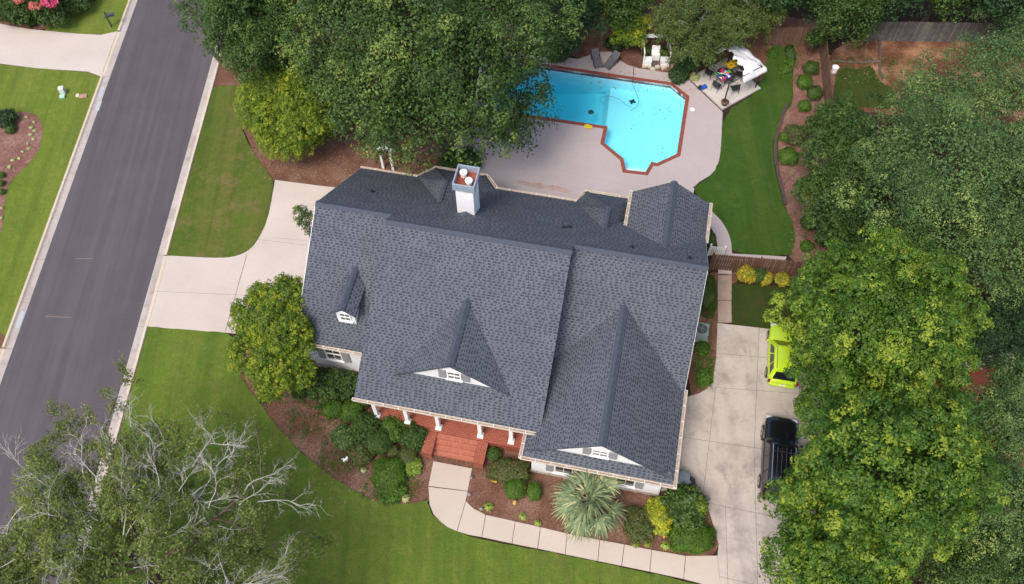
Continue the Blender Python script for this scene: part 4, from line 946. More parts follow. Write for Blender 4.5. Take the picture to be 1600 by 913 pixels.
sh(110, 636, 713, 15, .75, 'grey-green clipped ball left of the brick steps', F['russet'], .06, group=GF)
sh(111, 614, 706, 10, .6, 'small grey-green ball between the dark azalea and the big bright mound', F['russet'], .06, group=GF)
sh(112, 608, 740, 27, 1.0, 'big bright green mound in the middle of the left front bed', F['box'], .08, group=GF)
sh(113, 644, 728, 13, .45, 'low bright ground-hugging plant right of the big bright mound', F['lime'], .09, 'loose', group=GF, cr=.14)
sh(114, 565, 708, 18, .8, 'thin twiggy green shrub left of the dense dark one', F['russet'], .09, 'loose', group=GF, cr=.16)
sh(115, 540, 682, 18, .8, 'low blue-green shrub left of the rough olive shrub', F['pale'], .1, 'loose', group=GF, cr=.18)
sh(116, 610, 767, 20, .35, 'low weedy bright patch below the big bright mound', F['box'], .09, 'loose', group=GF, cr=.14)
sh(117, 633, 779, 9, .45, 'pale striped strap-leaved tuft at the lower edge of the left front bed', F['cream'], .1, 'tuft', name='liriope_tuft', cat='plant')
sh(118, 568, 735, 6, .35, 'small pale tuft left of the big bright mound', F['cream'], .09, 'tuft', name='liriope_tuft', cat='plant')
sh(119, 470, 610, 14, .9, 'dark round shrub under the light green small tree', F['boxd'], .09, group=GF)
sh(120, 411, 622, 6, .35, 'tiny bright plant alone in the mulch under the light green small tree', F['box'], .08, 'loose', cr=.1)
sh(121, 772, 710, 11, .7, 'small dark shrub just right of the brick steps', F['boxd'], .09, group=GF)
sh(122, 795, 737, 32, 1.1, 'broad rough olive azalea right of the front walk', F['russet'], .09, group=GF, rough_=.09, ky=.62)
sh(123, 805, 763, 17, .9, 'bright clipped boxwood below the broad azalea', F['box'], .065, group=GF)
sh(124, 835, 768, 12, .9, 'narrow clipped boxwood left of the palm', F['box'], .065, group=GF, ky=1.2)
sh(125, 763, 792, 10, .45, 'pale lime tuft at the bend of the front walk', F['lime'], .1, 'tuft', name='liriope_tuft', cat='plant')
sh(126, 817, 807, 8, .4, 'pale lime tuft beside the walk, second from its bend', F['lime'], .1, 'tuft', name='liriope_tuft', cat='plant')
sh(127, 840, 817, 7, .4, 'pale lime tuft beside the walk at the foot of the palm', F['lime'], .1, 'tuft', name='liriope_tuft', cat='plant')
sh(128, 997, 822, 22, .9, 'reddish olive azalea between the palm and the yellow shrub', F['russet'], .09, 'loose', group=GF, cr=.2, ky=1.2)
sh(129, 1029, 808, 16, 1.0, 'yellow-leaved shrub left of the tall dark corner shrub', F['lemon'], .1, 'loose', group=GF, cr=.15, ky=1.7)
sh(130, 1070, 790, 29, 1.9, 'tall loose dark green shrub at the right front corner of the house', F['mag'], .14, 'loose', group=GF, cr=.3)
sh(131, 1088, 795, 11, 1.7, 'bright lime shoot of foliage on the drive side of the tall corner shrub', F['holly'], .12, 'loose', group=GF, cr=.2)
sh(132, 1080, 838, 36, .7, 'wide low clipped juniper filling the corner where walk meets drive', F['box'], .07, group=GF, ky=.78)
sh(133, 1040, 852, 10, .5, 'pale lime tuft left of the wide clipped juniper', F['lime'], .1, 'tuft', name='liriope_tuft', cat='plant', amt=1.4)
sh(134, 1012, 849, 8, .4, 'lime tuft below the reddish azalea, nearest the wide juniper but one', F['holly'], .1, 'tuft', name='liriope_tuft', cat='plant')
sh(135, 993, 850, 8, .35, 'lime tuft below the reddish azalea, nearest the palm', F['holly'], .1, 'tuft', name='liriope_tuft', cat='plant')
# by the front fence
sh(140, 1166, 431, 12, 1.0, 'largest bright yellow shrub below the brown picket fence', F['yellow'], .09, 'loose', cr=.16, group='yellow shrubs by the picket fence')
sh(141, 1197, 437, 8, .8, 'middle yellow shrub below the picket fence, half green', F['yellow'], .09, 'loose', cr=.14, group='yellow shrubs by the picket fence')
sh(142, 1222, 439, 9, .8, 'rightmost yellow shrub below the picket fence', F['yellow'], .09, 'loose', cr=.14, group='yellow shrubs by the picket fence')
sh(143, 1184, 432, 8, .9, 'dark green shrub between the two left yellow shrubs', F['mag'], .12, 'loose', cr=.16)
sh(144, 1103, 450, 10, .9, 'dark clipped hedge running beside the right wall of the house', F['boxd'], .08, ky=4.0, name='hedge', cat='hedge')
sh(145, 1100, 590, 11, .3, 'weedy green patch at the drive bend beside the house', F['box'], .1, 'loose', cr=.13, ky=1.1)
sh(146, 1097, 545, 10, .25, 'weedy green patch below the air conditioner', F['box'], .1, 'loose', cr=.12)
sh(147, 1112, 375, 6, .8, 'small dark shrub between the house and the curved path', F['boxd'], .09, ky=2.0)
# back border
GB = 'clipped shrubs in the bark border'
for i, (x, y, r, h, lab, mt, ky) in enumerate((
    (1267, 107, 12, .9, 'clipped round shrub beside the brown fence, topmost of the bark border', 'boxd', 1), (1257, 129, 12, .9, 'clipped yellow-green shrub, second down in the bark border', 'box', 1),
    (1273, 146, 12, .9, 'clipped round shrub close to the fence end in the bark border', 'boxd', 1), (1257, 166, 10, .8, 'clipped olive shrub where the timber edging begins', 'box', 1),
    (1232, 245, 15, .9, 'bright clipped shrub inside the curve of the timber edging', 'box', 1), (1226, 214, 8, .6, 'small bright shrub left of the twiggy brown bush', 'box', 1),
    (1264, 348, 12, .9, 'square clipped shrub against the foot of the magnolia', 'boxd', 1.2), (1287, 372, 12, .9, 'dark clipped shrub just above the upper maple', 'boxd', 1.2),
    (1235, 83, 8, .6, 'narrow clipped box under the brown back fence', 'boxd', 2.0))):
    sh(160+i, x, y, r, h, lab, F[mt], .075, group=GB, ky=ky)
sh(170, 1244, 212, 15, 1.1, 'twiggy brownish bush in the bark border above the bright clipped shrub', F['russet'], .09, 'loose', cr=.2, amt=.7)
for i, (x, y, r, h, lab) in enumerate(((1207, 84, 7, .3, 'low sprout patch right of the white canopy'), (1228, 108, 7, .3, 'low sprout patch between the canopy lawn and topmost round shrub'), (1260, 385, 8, .3, 'low sprout patch at the lower end of the bark border'), (1233, 98, 6, .3, 'low sprout patch below the narrow clipped box'))):
    sh(175+i, x, y, r, h, lab, F['box'], .1, 'loose', cr=.12, amt=.6)
tp = bt(14, 1273, 62, 1.7, .75, .75, .55, 'small ball-headed tree in front of the brown back fence', F['mag'], cr=.25, k=30, leaf=.11, nl=6, tr=.05, name='topiary_tree')
# under the great oak and behind the pool
sh(180, 720, 258, 30, .8, 'low green shrubs in the shade between the oak and the chimney end of the house', F['boxd'], .12, 'loose', cr=.2)
sh(181, 960, 70, 10, .9, 'dark leafy plant behind and between the two loungers', F['dark'], .13, 'loose', cr=.2)
sh(182, 1060, 118, 12, .9, 'dark shrub between the stepping stones and the canopy slab', F['dark'], .13, 'loose', cr=.2)
sh(183, 1073, 96, 18, 1.4, 'dark bushy plant left of the white canopy', F['dark'], .14, 'loose', cr=.26)
sh(184, 870, 85, 14, 1.0, 'green shrub at the far left corner of the pool deck', F['boxd'], .12, 'loose', cr=.2)
sh(185, 1085, 121, 6, .4, 'small pale flowering plant on the near left corner of the canopy slab', F['cream'], .08, 'loose', cr=.1)
# west side
GW = 'crape myrtles in the top left bed'
sh(190, 25, 8, 38, 2.6, 'dark green bush with coral blossom in the top left corner', F['boxd'], .14, 'loose', cr=.32, group=GW)
sh(191, 85, 15, 28, 2.4, 'dark green bush with bright pink blossom in the top left bed', F['boxd'], .14, 'loose', cr=.3, group=GW)
sh(192, 122, -3, 26, 1.8, 'dark green bush at the right end of the top left bed', F['boxd'], .13, 'loose', cr=.3, group=GW)
for i, (x, y, z, r, mt, lab) in enumerate(((78, 3, 2.6, 13, 'pink', 'large cluster of bright pink blossom on the bush in the top left bed'), (54, 11, 2.5, 8, 'coral', 'smaller coral pink blossom cluster left of the large pink one'), (30, 1, 2.7, 7, 'coral', 'coral blossom cluster at the top edge left of the others'))):
    rng = np.random.default_rng(300+i); r_ = r*mpp(x, y, z); c = G(x, y, z)
    C, N = clumps(rng, lobes_auto(rng, (0, 0, 0), (r_, r_*.8, .3), 5), .14, -.2, 1); V, lv = puff(rng, C, N, .14, 16, .09, .9)
    o = link_mesh('blossom', np_mesh('blossom', V, lv, F[mt]), None, c); tag(o, lab, 'blossom')
for i, (x, y, lab) in enumerate(((16, 27, 'leftmost small round shrub along the upper edge of the neighbour drive'), (33, 29, 'middle small round shrub along the upper edge of the neighbour drive'), (51, 34, 'rightmost small round shrub along the upper edge of the neighbour drive'))):
    sh(195+i, x, y, 7, .6, lab, F['boxd'], .09, 'loose', cr=.14, group='small shrubs above the neighbour drive')
sh(200, 10, 186, 14, .9, 'dark evergreen bush at the upper left of the kidney-shaped bed', F['dark'], .1, 'loose', cr=.2)
sh(201, 17, 202, 8, .5, 'elongated clipped green bush inside the kidney-shaped bed', F['boxd'], .08, ky=1.2)
tf = [(28, 179, 3.5), (41, 183, 3.5), (53, 190.5, 3.6), (48.5, 199, 4.6), (54, 204, 4.6), (47.5, 210, 4.4), (52.5, 217, 4), (43.5, 224, 3), (45, 232, 4.6), (35, 236.5, 3), (30, 247, 4), (19.5, 250, 4.2), (15, 260, 4.8), (2, 325, 4), (2, 340, 4)]
ORD = ['topmost', 'second from the top', 'third from the top', 'fourth from the top', 'fifth from the top', 'sixth from the top', 'seventh from the top', 'eighth from the top', 'ninth from the top', 'fourth from the end', 'third from the end', 'second from the end', 'lowest']
TL = ['pale cream tuft, %s in the row edging the kidney-shaped bed' % q for q in ORD]+['upper of two pale cream tufts cut by the left edge', 'lower of two pale cream tufts cut by the left edge']
for i, (x, y, r) in enumerate(tf):
    sh(210+i, x, y, r, .3, TL[i], F['cream'], .07, 'tuft', name='liriope_tuft', cat='plant', group='pale tufts edging the kidney-shaped bed')
for i, (x, y, lab) in enumerate(((3, 274, 'small green shrub at the left edge, upper of three'), (2, 287, 'small green shrub at the left edge, middle of three'), (3, 300, 'small green shrub at the left edge, lowest of three'))):
    sh(230+i, x, y, 5, .45, lab, F['box'], .08, group='green shrubs at the left edge')
# ------------------------------------------------------------------ palm
def palm(px, py):
    rng = np.random.default_rng(77); zc = 2.6; c = G(px, py, zc); base = Vector((c.x, c.y, 0)); root = empty('fan_palm', base, 0, 'silvery green fan palm in the bed before the right front wing', 'palm')
    t = MB(); t.tube([(0, 0, -.1), (0, 0, .5), (.03, 0, 1.6), (0, 0, 2.5)], [.26, .22, .2, .17], 12); t.build('trunk', M['bark'], root, smooth=True)
    n = 24
    for i in range(n):
        a = i*2.39996+rng.uniform(-.3, .3); el_ = 1.25-1.45*(i/n)**.8+rng.uniform(-.15, .15); ln = (.5 if i < 6 else 1.05)+.3*rng.uniform(-1, 1)
        d = np.array([math.cos(a)*math.cos(el_), math.sin(a)*math.cos(el_), math.sin(el_)]); p0 = np.array([0, 0, 2.45]); st_ = [p0]; dd = d.copy()
        for _ in range(5): dd = unit(dd+np.array([0, 0, -.10])); st_.append(st_[-1]+dd*ln/5)
        hub = st_[-1]; f = MB(); f.tube(st_, [.025, .022, .02, .018, .016, .014], 4, 0)
        side_ = unit(np.cross(dd, [0, 0, 1])); upn = np.cross(side_, dd); V = []; m_ = 24
        for k_ in range(m_):
            u = (k_/(m_-1)-.5)*2; th = u*1.35; L_ = 1.45*(1-.30*abs(u)**1.5)*rng.uniform(.86, 1.1); dr_ = dd*math.cos(th)+side_*math.sin(th)+upn*.14*abs(u)
            start = hub-dd*.25*abs(u)*0; w_ = .045; pts = [start]; q = unit(dr_)
            for s_ in range(4): q = unit(q+np.array([0, 0, -.16-.10*s_])+rng.normal(size=3)*.05); pts.append(pts[-1]+q*L_/4)
            wd = [.004, w_, w_*.85, w_*.5, .003]; o0 = len(V)
            lat = unit(np.cross(q, upn))
            vs = []; 
            for p_, w1 in zip(pts, wd): vs += [p_-lat*w1, p_+lat*w1+upn*.012]
            f.add(vs, [(2*j, 2*j+1, 2*j+3, 2*j+2) for j in range(4)], 0)
        o = f.build('frond', F['palm'], root)
        at = o.data.attributes.new('lv', 'FLOAT', 'FACE'); at.data.foreach_set('value', np.clip(.5+.12*rng.normal()+.25*rng.normal(size=len(o.data.polygons)), 0, 1).astype(np.float32))
palm(919, 778)

# low weeds and sprouts in the beds: too many to count
def weeds(name, areas, label, mat, seed):
    rng = np.random.default_rng(seed); Vs = []; ls = []
    for (x0, y0, x1, y1, n, r_) in areas:
        for _ in range(n):
            x = rng.uniform(x0, x1); y = rng.uniform(y0, y1); p = G(x, y, .03); m = int(rng.integers(5, 18)); rr = r_*rng.uniform(.4, 1.4)
            P = np.array([p.x, p.y, .04])+rng.normal(size=(m, 3))*np.array([rr, rr, .03])+np.array([0, 0, .05]); P[:, 2] = np.abs(P[:, 2])+.02
            Vs.append(leaf_verts(rng, P, np.array([0, 0, 1.0])+rng.normal(size=(m, 3))*.5, .075*rng.uniform(.6, 1.4, size=m), .45)); ls.append(np.clip(.5+.25*rng.normal(size=m), 0, 1))
    tag(link_mesh(name, np_mesh(name, np.concatenate(Vs), np.concatenate(ls), mat)), label, 'weeds', kind='stuff')
weeds('weeds', [(415, 610, 500, 640, 60, .10), (450, 640, 540, 690, 130, .11), (500, 690, 590, 740, 170, .11), (565, 745, 650, 780, 150, .1), (590, 690, 660, 760, 60, .1), (1085, 560, 1112, 608, 150, .12), (1085, 505, 1112, 560, 90, .12), (1210, 70, 1250, 130, 120, .12), (1225, 200, 1260, 400, 90, .1), (1300, 90, 1440, 135, 260, .14)], 'low weeds and sprouts scattered over the mulch and clay', F['box'], 71)
# ------------------------------------------------------------------ fences
def fence_run(name, a, b, h, mat, label, pick=.15, gap=.03, group=None, post_every=2.4, top='dog', lean=0.0):
    a, b = Vector(a), Vector(b); d = (b-a); n = max(2, int(d.length/pick)); ang = math.atan2(d.y, d.x); root = empty(name, a, ang, label, 'fence', group)
    rr = random.Random(int(a.x*10)); ln = d.length; pw = ln/n
    f = MB()
    for i in range(n):
        f.mi = 0 if rr.random() < .6 else 1
        x = pw*(i+.5); hh = h+rr.uniform(-.015, .015); w_ = (pw-gap)/2; y = rr.uniform(-.004, .004); c = .03
        pr = [(x-w_, 0), (x+w_, 0), (x+w_, hh-c), (x+w_-c, hh), (x-w_+c, hh), (x-w_, hh-c)]
        vs = [(px_, y-.011, z) for px_, z in pr]+[(px_, y+.011, z) for px_, z in pr]
        f.add(vs, [(0, 1, 2, 3, 4, 5), (11, 10, 9, 8, 7, 6)]+[((j+1) % 6, j, j+6, (j+1) % 6+6) for j in range(6)])
    nm_ = mat.name+'_weathered'; m2 = bpy.data.materials.get(nm_)
    if not m2: m2 = pm(nm_, (.24, .15, .10) if 'grey' not in mat.name else (.24, .23, .21), (.15, .09, .06) if 'grey' not in mat.name else (.15, .14, .13), 2.5, .85, .4, fine=12, fine_amt=.4)
    f.mi = 0; f.build('picket_panel', [mat, m2], root)
    for z in (.35, h*.55, h-.25): MB().box((ln/2, .045, z), (ln, .04, .09)).build('rail', mat, root)
    k = max(1, int(ln/post_every))
    for i in range(k+1): MB().box((ln*i/k, .09, (h-.05)/2), (.1, .1, h-.05)).build('post', mat, root)
    return root
fence_run('picket_fence', G(1108, 421), G(1330, 440), 1.75, M['fence'], 'brown picket fence from the right side of the house, with yellow shrubs before it')
fence_run('board_fence', G(1280, 73), G(1292, 205), 1.8, M['fence_red'], 'reddish brown board fence running towards the house beside the bark border', group='brown board fences')
fence_run('board_fence', G(895, 72), G(1281, 72), 1.8, M['fence_red'], 'reddish brown board fence along the back of the pool garden', group='brown board fences')
fence_run('board_fence', G(1350, 64), G(1640, 68), 1.9, M['fence_grey'], 'weathered grey board fence behind the red clay bank')
# white gate by the house, white arbour behind it
g_ = empty('garden_gate', G(1107, 399), HY, 'short white gate between the right wall of the house and the curved path', 'gate')
f = MB()
for i in range(7): f.box((.06+i*.115, 0, .55), (.085, .03, 1.0))
f.build('picket_panel', M['white'], g_)
for z in (.2, .85): MB().box((.42, .03, z), (.85, .03, .08)).build('rail', M['white'], g_)
for x in (-.03, .87): MB().box((x, 0, .62), (.1, .1, 1.24)).build('post', M['white'], g_)
ab = empty('garden_arbour', G(607, 264), HY, 'white painted arbour post at the back left of the house under the oak', 'arbour')
for x in (-.35, .35):
    MB().box((x, 0, 1.1), (.16, .16, 2.2)).build('post', M['white'], ab)
MB().box((0, 0, 2.24), (1.1, .5, .07)).build('top', M['white'], ab)
# timber edging of the bark border
ed = [(1229, 164), (1222, 182), (1215, 205), (1210, 225), (1210, 248), (1215, 275), (1221, 300), (1226, 322)]
pe = [G(*p) for p in ed]; mb = MB(); rr = random.Random(3)
for a, b in zip(pe[:-1], pe[1:]):
    for j in range(2):
        p, q = a.lerp(b, j/2), a.lerp(b, (j+1)/2); c = (p+q)/2; d = q-p
        mb.box((c.x, c.y, .13), (d.length-.03, .22, .28), math.atan2(d.y, d.x)+rr.uniform(-.04, .04))
tag(mb.build('timber_edging', pm('old_timber', (.085, .06, .045), (.05, .035, .028), 4, .9, .5)), 'dark weathered timber edging between the back lawn and the bark border', 'edging')
# timber edging round the clay yard
for px_, lab in (([(1300, 96), (1335, 99), (1374, 97)], 'dark sunken timber crossing the clay yard towards the fence'), ([(1374, 60), (1375, 97), (1374, 112), (1379, 124)], 'dark timber running away from the grey fence across the clay yard')):
    pts = [G(*p) for p in px_]; mb = MB(); mb.tube([(p.x, p.y, .06) for p in pts], .11, 6)
    tag(mb.build('timber_sleeper', M['bark']), lab, 'timber')
t = MB(); c = G(1303, 112); t.cyl((c.x, c.y, 0), .22, .42, 18); t.cyl((c.x, c.y, .42), .25, .04, 18)
tag(t.build('bucket', [M['white']]), 'small white bucket beside the brown fence on the clay side', 'bucket')
# ------------------------------------------------------------------ utilities
def ac(px, py):
    r = empty('air_conditioner', G(px, py), HY, 'grey-green air conditioning unit against the right wall of the house', 'air conditioner')
    m = pm('ac_paint', (.24, .30, .29), (.20, .26, .25), 3, .5)
    f = MB(); f.box((0, 0, .42), (.86, .86, .78))
    for i in range(10):
        for sg in (-1, 1): f.box((0, sg*.435, .1+i*.07), (.8, .012, .03)); f.box((sg*.435, 0, .1+i*.07), (.012, .8, .03))
    f.build('case', m, r, bevel=.02)
    t = MB(); t.cyl((0, 0, .812), .34, .012, 28); t.build('fan_opening', M['black'], r)
    for i in range(5):
        a = i*2*math.pi/5; MB().box((math.cos(a)*.17, math.sin(a)*.17, .832), (.26, .09, .012), a, 0, 1.0).build('fan_blade', pm('fan_grey', (.12, .12, .12)) if i == 0 else bpy.data.materials['fan_grey'], r)
    g2 = MB()
    for k_ in (.12, .22, .31, .38):
        ring = [(math.cos(j*math.pi/14)*k_, math.sin(j*math.pi/14)*k_, .86) for j in range(29)]; g2.tube(ring, .006, 4, cap=False)
    for j in range(6): a = j*math.pi/6; g2.tube([(math.cos(a)*.38, math.sin(a)*.38, .855), (-math.cos(a)*.38, -math.sin(a)*.38, .855)], .006, 4)
    g2.build('fan_guard', m, r)
    MB().box((0, 0, .02), (1.05, 1.05, .07)).build('pad', M['slab'], r)
ac(1093, 524)
bn = empty('waste_bin', G(1063, 757), HY, 'slate grey wheeled waste bin at the right front corner of the house', 'bin')
f = MB(); f.box((0, 0, .5), (.62, .68, .95), 0, 0, 1.1); f.build('body', pm('bin_grey', (.10, .125, .15)), bn, bevel=.03)
f = MB(); f.box((0, 0, 1.01), (.72, .78, .06)); f.build('lid', pm('bin_lid', (.13, .165, .2)), bn, bevel=.02)
for x in (-.28, .28): MB().tube([(x-.03, .38, .1), (x+.03, .38, .1)], .1, 14).build('wheel', M['black'], bn)
gr = empty('barbecue', G(1075, 760), HY+.3, 'black covered kettle barbecue right of the grey waste bin', 'barbecue')
f = MB(); 
for i in range(6):
    pass
prof = [(0.02, .55), (.2, .58), (.28, .68), (.3, .78), (.27, .9), (.15, .98), (.02, 1.0)]
f.tube([(0, 0, z) for _, z in prof], [r_ for r_, _ in prof], 20); f.build('bowl', M['black'], gr, smooth=True)
for a in (0, 2.1, 4.2): MB().tube([(math.cos(a)*.15, math.sin(a)*.15, .6), (math.cos(a)*.33, math.sin(a)*.33, 0)], .015, 6).build('leg', M['black'], gr)
# mailbox
mbx = empty('mailbox', G(175, 43), .35, 'black mailbox on a black post in the grass above the neighbour drive', 'mailbox')
MB().box((0, 0, .75), (.1, .1, 1.5)).build('post', M['black'], mbx); MB().box((.18, 0, 1.0), (.75, .07, .07)).build('arm', M['black'], mbx)
f = MB(); sec = [(-.11, 0), (.11, 0), (.11, .14)]+[(.11*math.cos(a), .14+.11*math.sin(a)) for a in [R(q) for q in (30, 60, 90, 120, 150)]]+[(-.11, .14)]
vs = [(.0, y, 1.04+z) for y, z in sec]+[(.58, y, 1.04+z) for y, z in sec]; n_ = len(sec); f.add(vs, [tuple(range(n_))[::-1], tuple(range(n_, 2*n_))]+[(i, (i+1) % n_, n_+(i+1) % n_, n_+i) for i in range(n_)])
f.build('box', pm('mailbox_paint', (.03, .035, .05), (.045, .05, .065), 3, .35), mbx)
MB().box((.3, -.125, 1.2), (.03, .01, .16)).build('flag', M['rust'], mbx)
for (x, y, w_, d_, h_, col, nm, lab) in ((100, 147, .35, .35, .55, (.62, .66, .62), 'utility_pedestal', 'pale green-white utility pedestal in the left lawn'), (98.5, 153, .34, .3, .12, (.40, .62, .50), 'meter_lid', 'mint green meter lid just below the pale pedestal'), (131, 152, .5, .36, .07, (.42, .24, .15), 'valve_lid', 'rusty tan ground lid right of the pale pedestal'), (122, 151, .22, .3, .06, (.60, .58, .40), 'valve_lid', 'small pale yellow ground lid between pedestal and rusty lid')):
    f = MB(); f.box((0, 0, h_/2+.05), (w_, d_, h_)); f.box((0, 0, h_+.06), (w_*1.08, d_*1.08, .03)); o = f.build(nm, pm(nm+'_paint', col), loc=G(x, y), rz=.2, bevel=.015); tag(o, lab, 'utility box')
for (x, y, lab) in ((736, 749, 'small garden light at the right edge of the walk, nearer the steps'), (733, 775, 'small garden light at the bend of the walk'), (752, 798, 'small garden light at the inner curve of the walk')):
    f = MB(); f.cyl((0, 0, 0), .02, .3, 8); f.cyl((0, 0, .3), .09, .05, 14, None, .03); tag(f.build('path_light', M['shutter'], loc=G(x, y)), lab, 'garden light', 'path lights')
c = G(771, 752); f = MB(); f.box((0, 0, .08), (.42, .14, .06)); f.box((-.05, 0, .03), (.1, .1, .08)); tag(f.build('yellow_spout', pm('yellow_plastic', (.62, .40, .03)), loc=c, rz=-.4, bevel=.02), 'small bright yellow plastic spout lying in the mulch by the broad azalea', 'garden item')
f = MB()
for dx, dz, r_ in ((0, .12, .12), (.02, .3, .09)): f.tube([(dx, 0, dz-.08), (dx, 0, dz), (dx, 0, dz+.08)], [r_*.7, r_, r_*.6], 12)
f.box((.1, 0, .3), (.12, .03, .02)); tag(f.build('garden_ornament', pm('ochre_ceramic', (.55, .38, .10)), loc=G(804, 787)), 'little ochre bird ornament below the clipped boxwood', 'ornament')
f = MB(); f.box((0, 0, .12), (.3, .16, .18), 0, 0, .7); f.box((.14, 0, .26), (.12, .12, .14)); f.box((-.1, .08, .24), (.16, .03, .1))
tag(f.build('garden_ornament', M['white'], loc=G(540, 720), rz=.5, bevel=.03), 'small white bird ornament in the mulch of the left front bed', 'ornament')
# ------------------------------------------------------------------ neighbour corner at the right edge
nb = empty('brick_patio', G(1535, 640), .25, 'low red brick patio with a step, half hidden by trees at the right edge', 'patio')
MB().box((0, 0, .15), (7, 5, .3)).build('paving', M['brick'], nb); MB().box((0, 2.3, .75), (7, .35, 1.2)).build('low_wall', M['brick'], nb); MB().box((0, 2.3, 1.38), (7.1, .45, .08)).build('coping', M['slab'], nb)
# ------------------------------------------------------------------ pool equipment
PM = M['black']
vac = empty('pool_cleaner', G(988, 160, -1.12), .4, 'small black pool cleaner on the shallow pool floor', 'pool cleaner')
f = MB(); f.box((0, 0, .1), (.3, .24, .14), 0, 0, .75); f.build('body', PM, vac, bevel=.03)
for x, y in ((-.14, .11), (.14, .11), (-.14, -.11), (.14, -.11)): MB().tube([(x, y-.04*np.sign(y), .07), (x, y+.04*np.sign(y), .07)], .07, 12).build('wheel', PM, vac)
def sp(pts, z): return [G(x, y, z) for x, y in pts]
hs_ = chaikin([tuple(G(x, y, z)) for x, y, z in ((988, 160, 0), (998, 157, 0), (1000, 150, 0), (994, 142, 0), (988, 130, 0), (989, 122, 0), (990, 106, 0))], 3, False)
f = MB(); m_ = len(hs_); f.tube([(x, y, (-.9+.85*min(1, i/m_/.6) if i/m_ < .68 else .12)) for i, (x, y) in enumerate(hs_)], .016, 6)
tag(f.build('pool_hose', PM), 'black suction hose running from the pool cleaner over the coping to the planting bed', 'hose')
hs_ = chaikin([tuple(G(*p))[:2] for p in ((988, 160), (978, 156), (970, 148), (960, 144), (948, 142), (936, 146), (944, 156))], 3, False)
f = MB(); f.tube([(x, y, -.5) for x, y in hs_], .012, 6); tag(f.build('floating_cable', PM), 'thin dark cable curving across the water left of the pool cleaner', 'cable')
fl = empty('chlorine_float', G(923.5, 175.5, -.1), 0, 'dark round float drifting in the deep left end of the pool', 'pool float')
f = MB(); f.tube([(0, 0, -.06), (0, 0, .0), (0, 0, .06)], [.16, .22, .15], 16); f.build('body', pm('float_blue', (.03, .07, .10)), fl); MB().cyl((0, 0, .05), .07, .12, 10).build('cap', PM, fl)
f = MB(); f.box((0, 0, .12), (.55, .3, .05)); f.box((-.1, .08, .16), (.3, .18, .05), .5); tag(f.build('folded_towel', pm('yellow_cloth', (.70, .52, .02)), loc=G(919, 200), rz=-.2, bevel=.02), 'folded bright yellow towel on the pool coping', 'towel')
f = MB(); f.cyl((0, 0, .05), .17, .018, 24); f.cyl((0, 0, .068), .12, .006, 20); tag(f.build('skimmer_lid', M['white'], loc=G(1081.5, 172)), 'round white skimmer lid in the deck right of the pool', 'lid')
hr = empty('pool_handrail', G(866, 196), HY, 'pair of bent steel handrails at the left lower pool edge', 'handrail')
for x in (-.25, .25): MB().tube([(x, -.4, .05), (x, -.4, .75), (x, -.2, .92), (x, .1, .88), (x, .35, .5), (x, .45, -.3)], .022, 8).build('rail', pm('stainless', (.35, .36, .38), None, 3, .25, metal=1) if x < 0 else bpy.data.materials['stainless'], hr)
lf = MB(); lr = random.Random(8); mlf = pm('fallen_leaf', (.09, .07, .03), (.05, .06, .03))
def lfcl(cx_, cy_, sx_, sy_, n):
    for i in range(n):
        x, y = lr.gauss(cx_, sx_), lr.gauss(cy_, sy_); p = G(x, y, -.052); a = lr.uniform(0, 6.3); s_ = lr.uniform(.025, .055)
        lf.add([(p.x+math.cos(a+q)*s_*k_, p.y+math.sin(a+q)*s_*k_, p.z) for q, k_ in ((0, 1.2), (1.57, .6), (3.14, 1.2), (4.71, .6))], [(0, 1, 2, 3)])
lfcl(1035, 170, 10, 6, 26); lfcl(1010, 145, 22, 8, 14); lfcl(1034, 235, 3, 4, 7); lfcl(1000, 190, 12, 12, 8)
tag(lf.build('floating_leaves', mlf), 'dark leaves scattered on the shallow pool water', 'leaves', kind='stuff')
# litter on lawns and beds: fallen leaves
lt = MB(); lr = random.Random(12)
for (x0, y0, x1, y1, n) in ((395, 225, 700, 285, 260), (880, 95, 1130, 145, 120), (1236, 180, 1262, 400, 90), (430, 640, 660, 790, 160), (700, 200, 760, 250, 40), (1290, 70, 1480, 130, 160)):
    for i in range(n):
        x, y = lr.uniform(x0, x1), lr.uniform(y0, y1); p = G(x, y, 0.0); a = lr.uniform(0, 6.3); s_ = lr.uniform(.04, .09)
        lt.add([(p.x+math.cos(a+q)*s_*k_, p.y+math.sin(a+q)*s_*k_, .075+lr.uniform(0, .02)) for q, k_ in ((0, 1.2), (1.57, .6), (3.14, 1.2), (4.71, .6))], [(0, 1, 2, 3)])
tag(lt.build('leaf_litter', pm('dry_leaf', (.30, .20, .10), (.15, .09, .045), .8)), 'dry leaf litter scattered over the mulch beds', 'leaf litter', kind='stuff')
# stepping stones
for x, y, lab in ((1052, 104, 'square stepping stone in the mulch, nearest the pool'), (1054, 92, 'square stepping stone in the mulch, middle of three'), (1053, 77, 'square stepping stone in the mulch, farthest from the pool')):
    f = MB(); f.box((0, 0, .03), (.42, .42, .06)); tag(f.build('stepping_stone', pm('stone_tan', (.36, .24, .18)) if y == 104 else bpy.data.materials['stone_tan'], loc=G(x, y), rz=.1, bevel=.02), lab, 'stepping stone', 'stepping stones behind the pool')
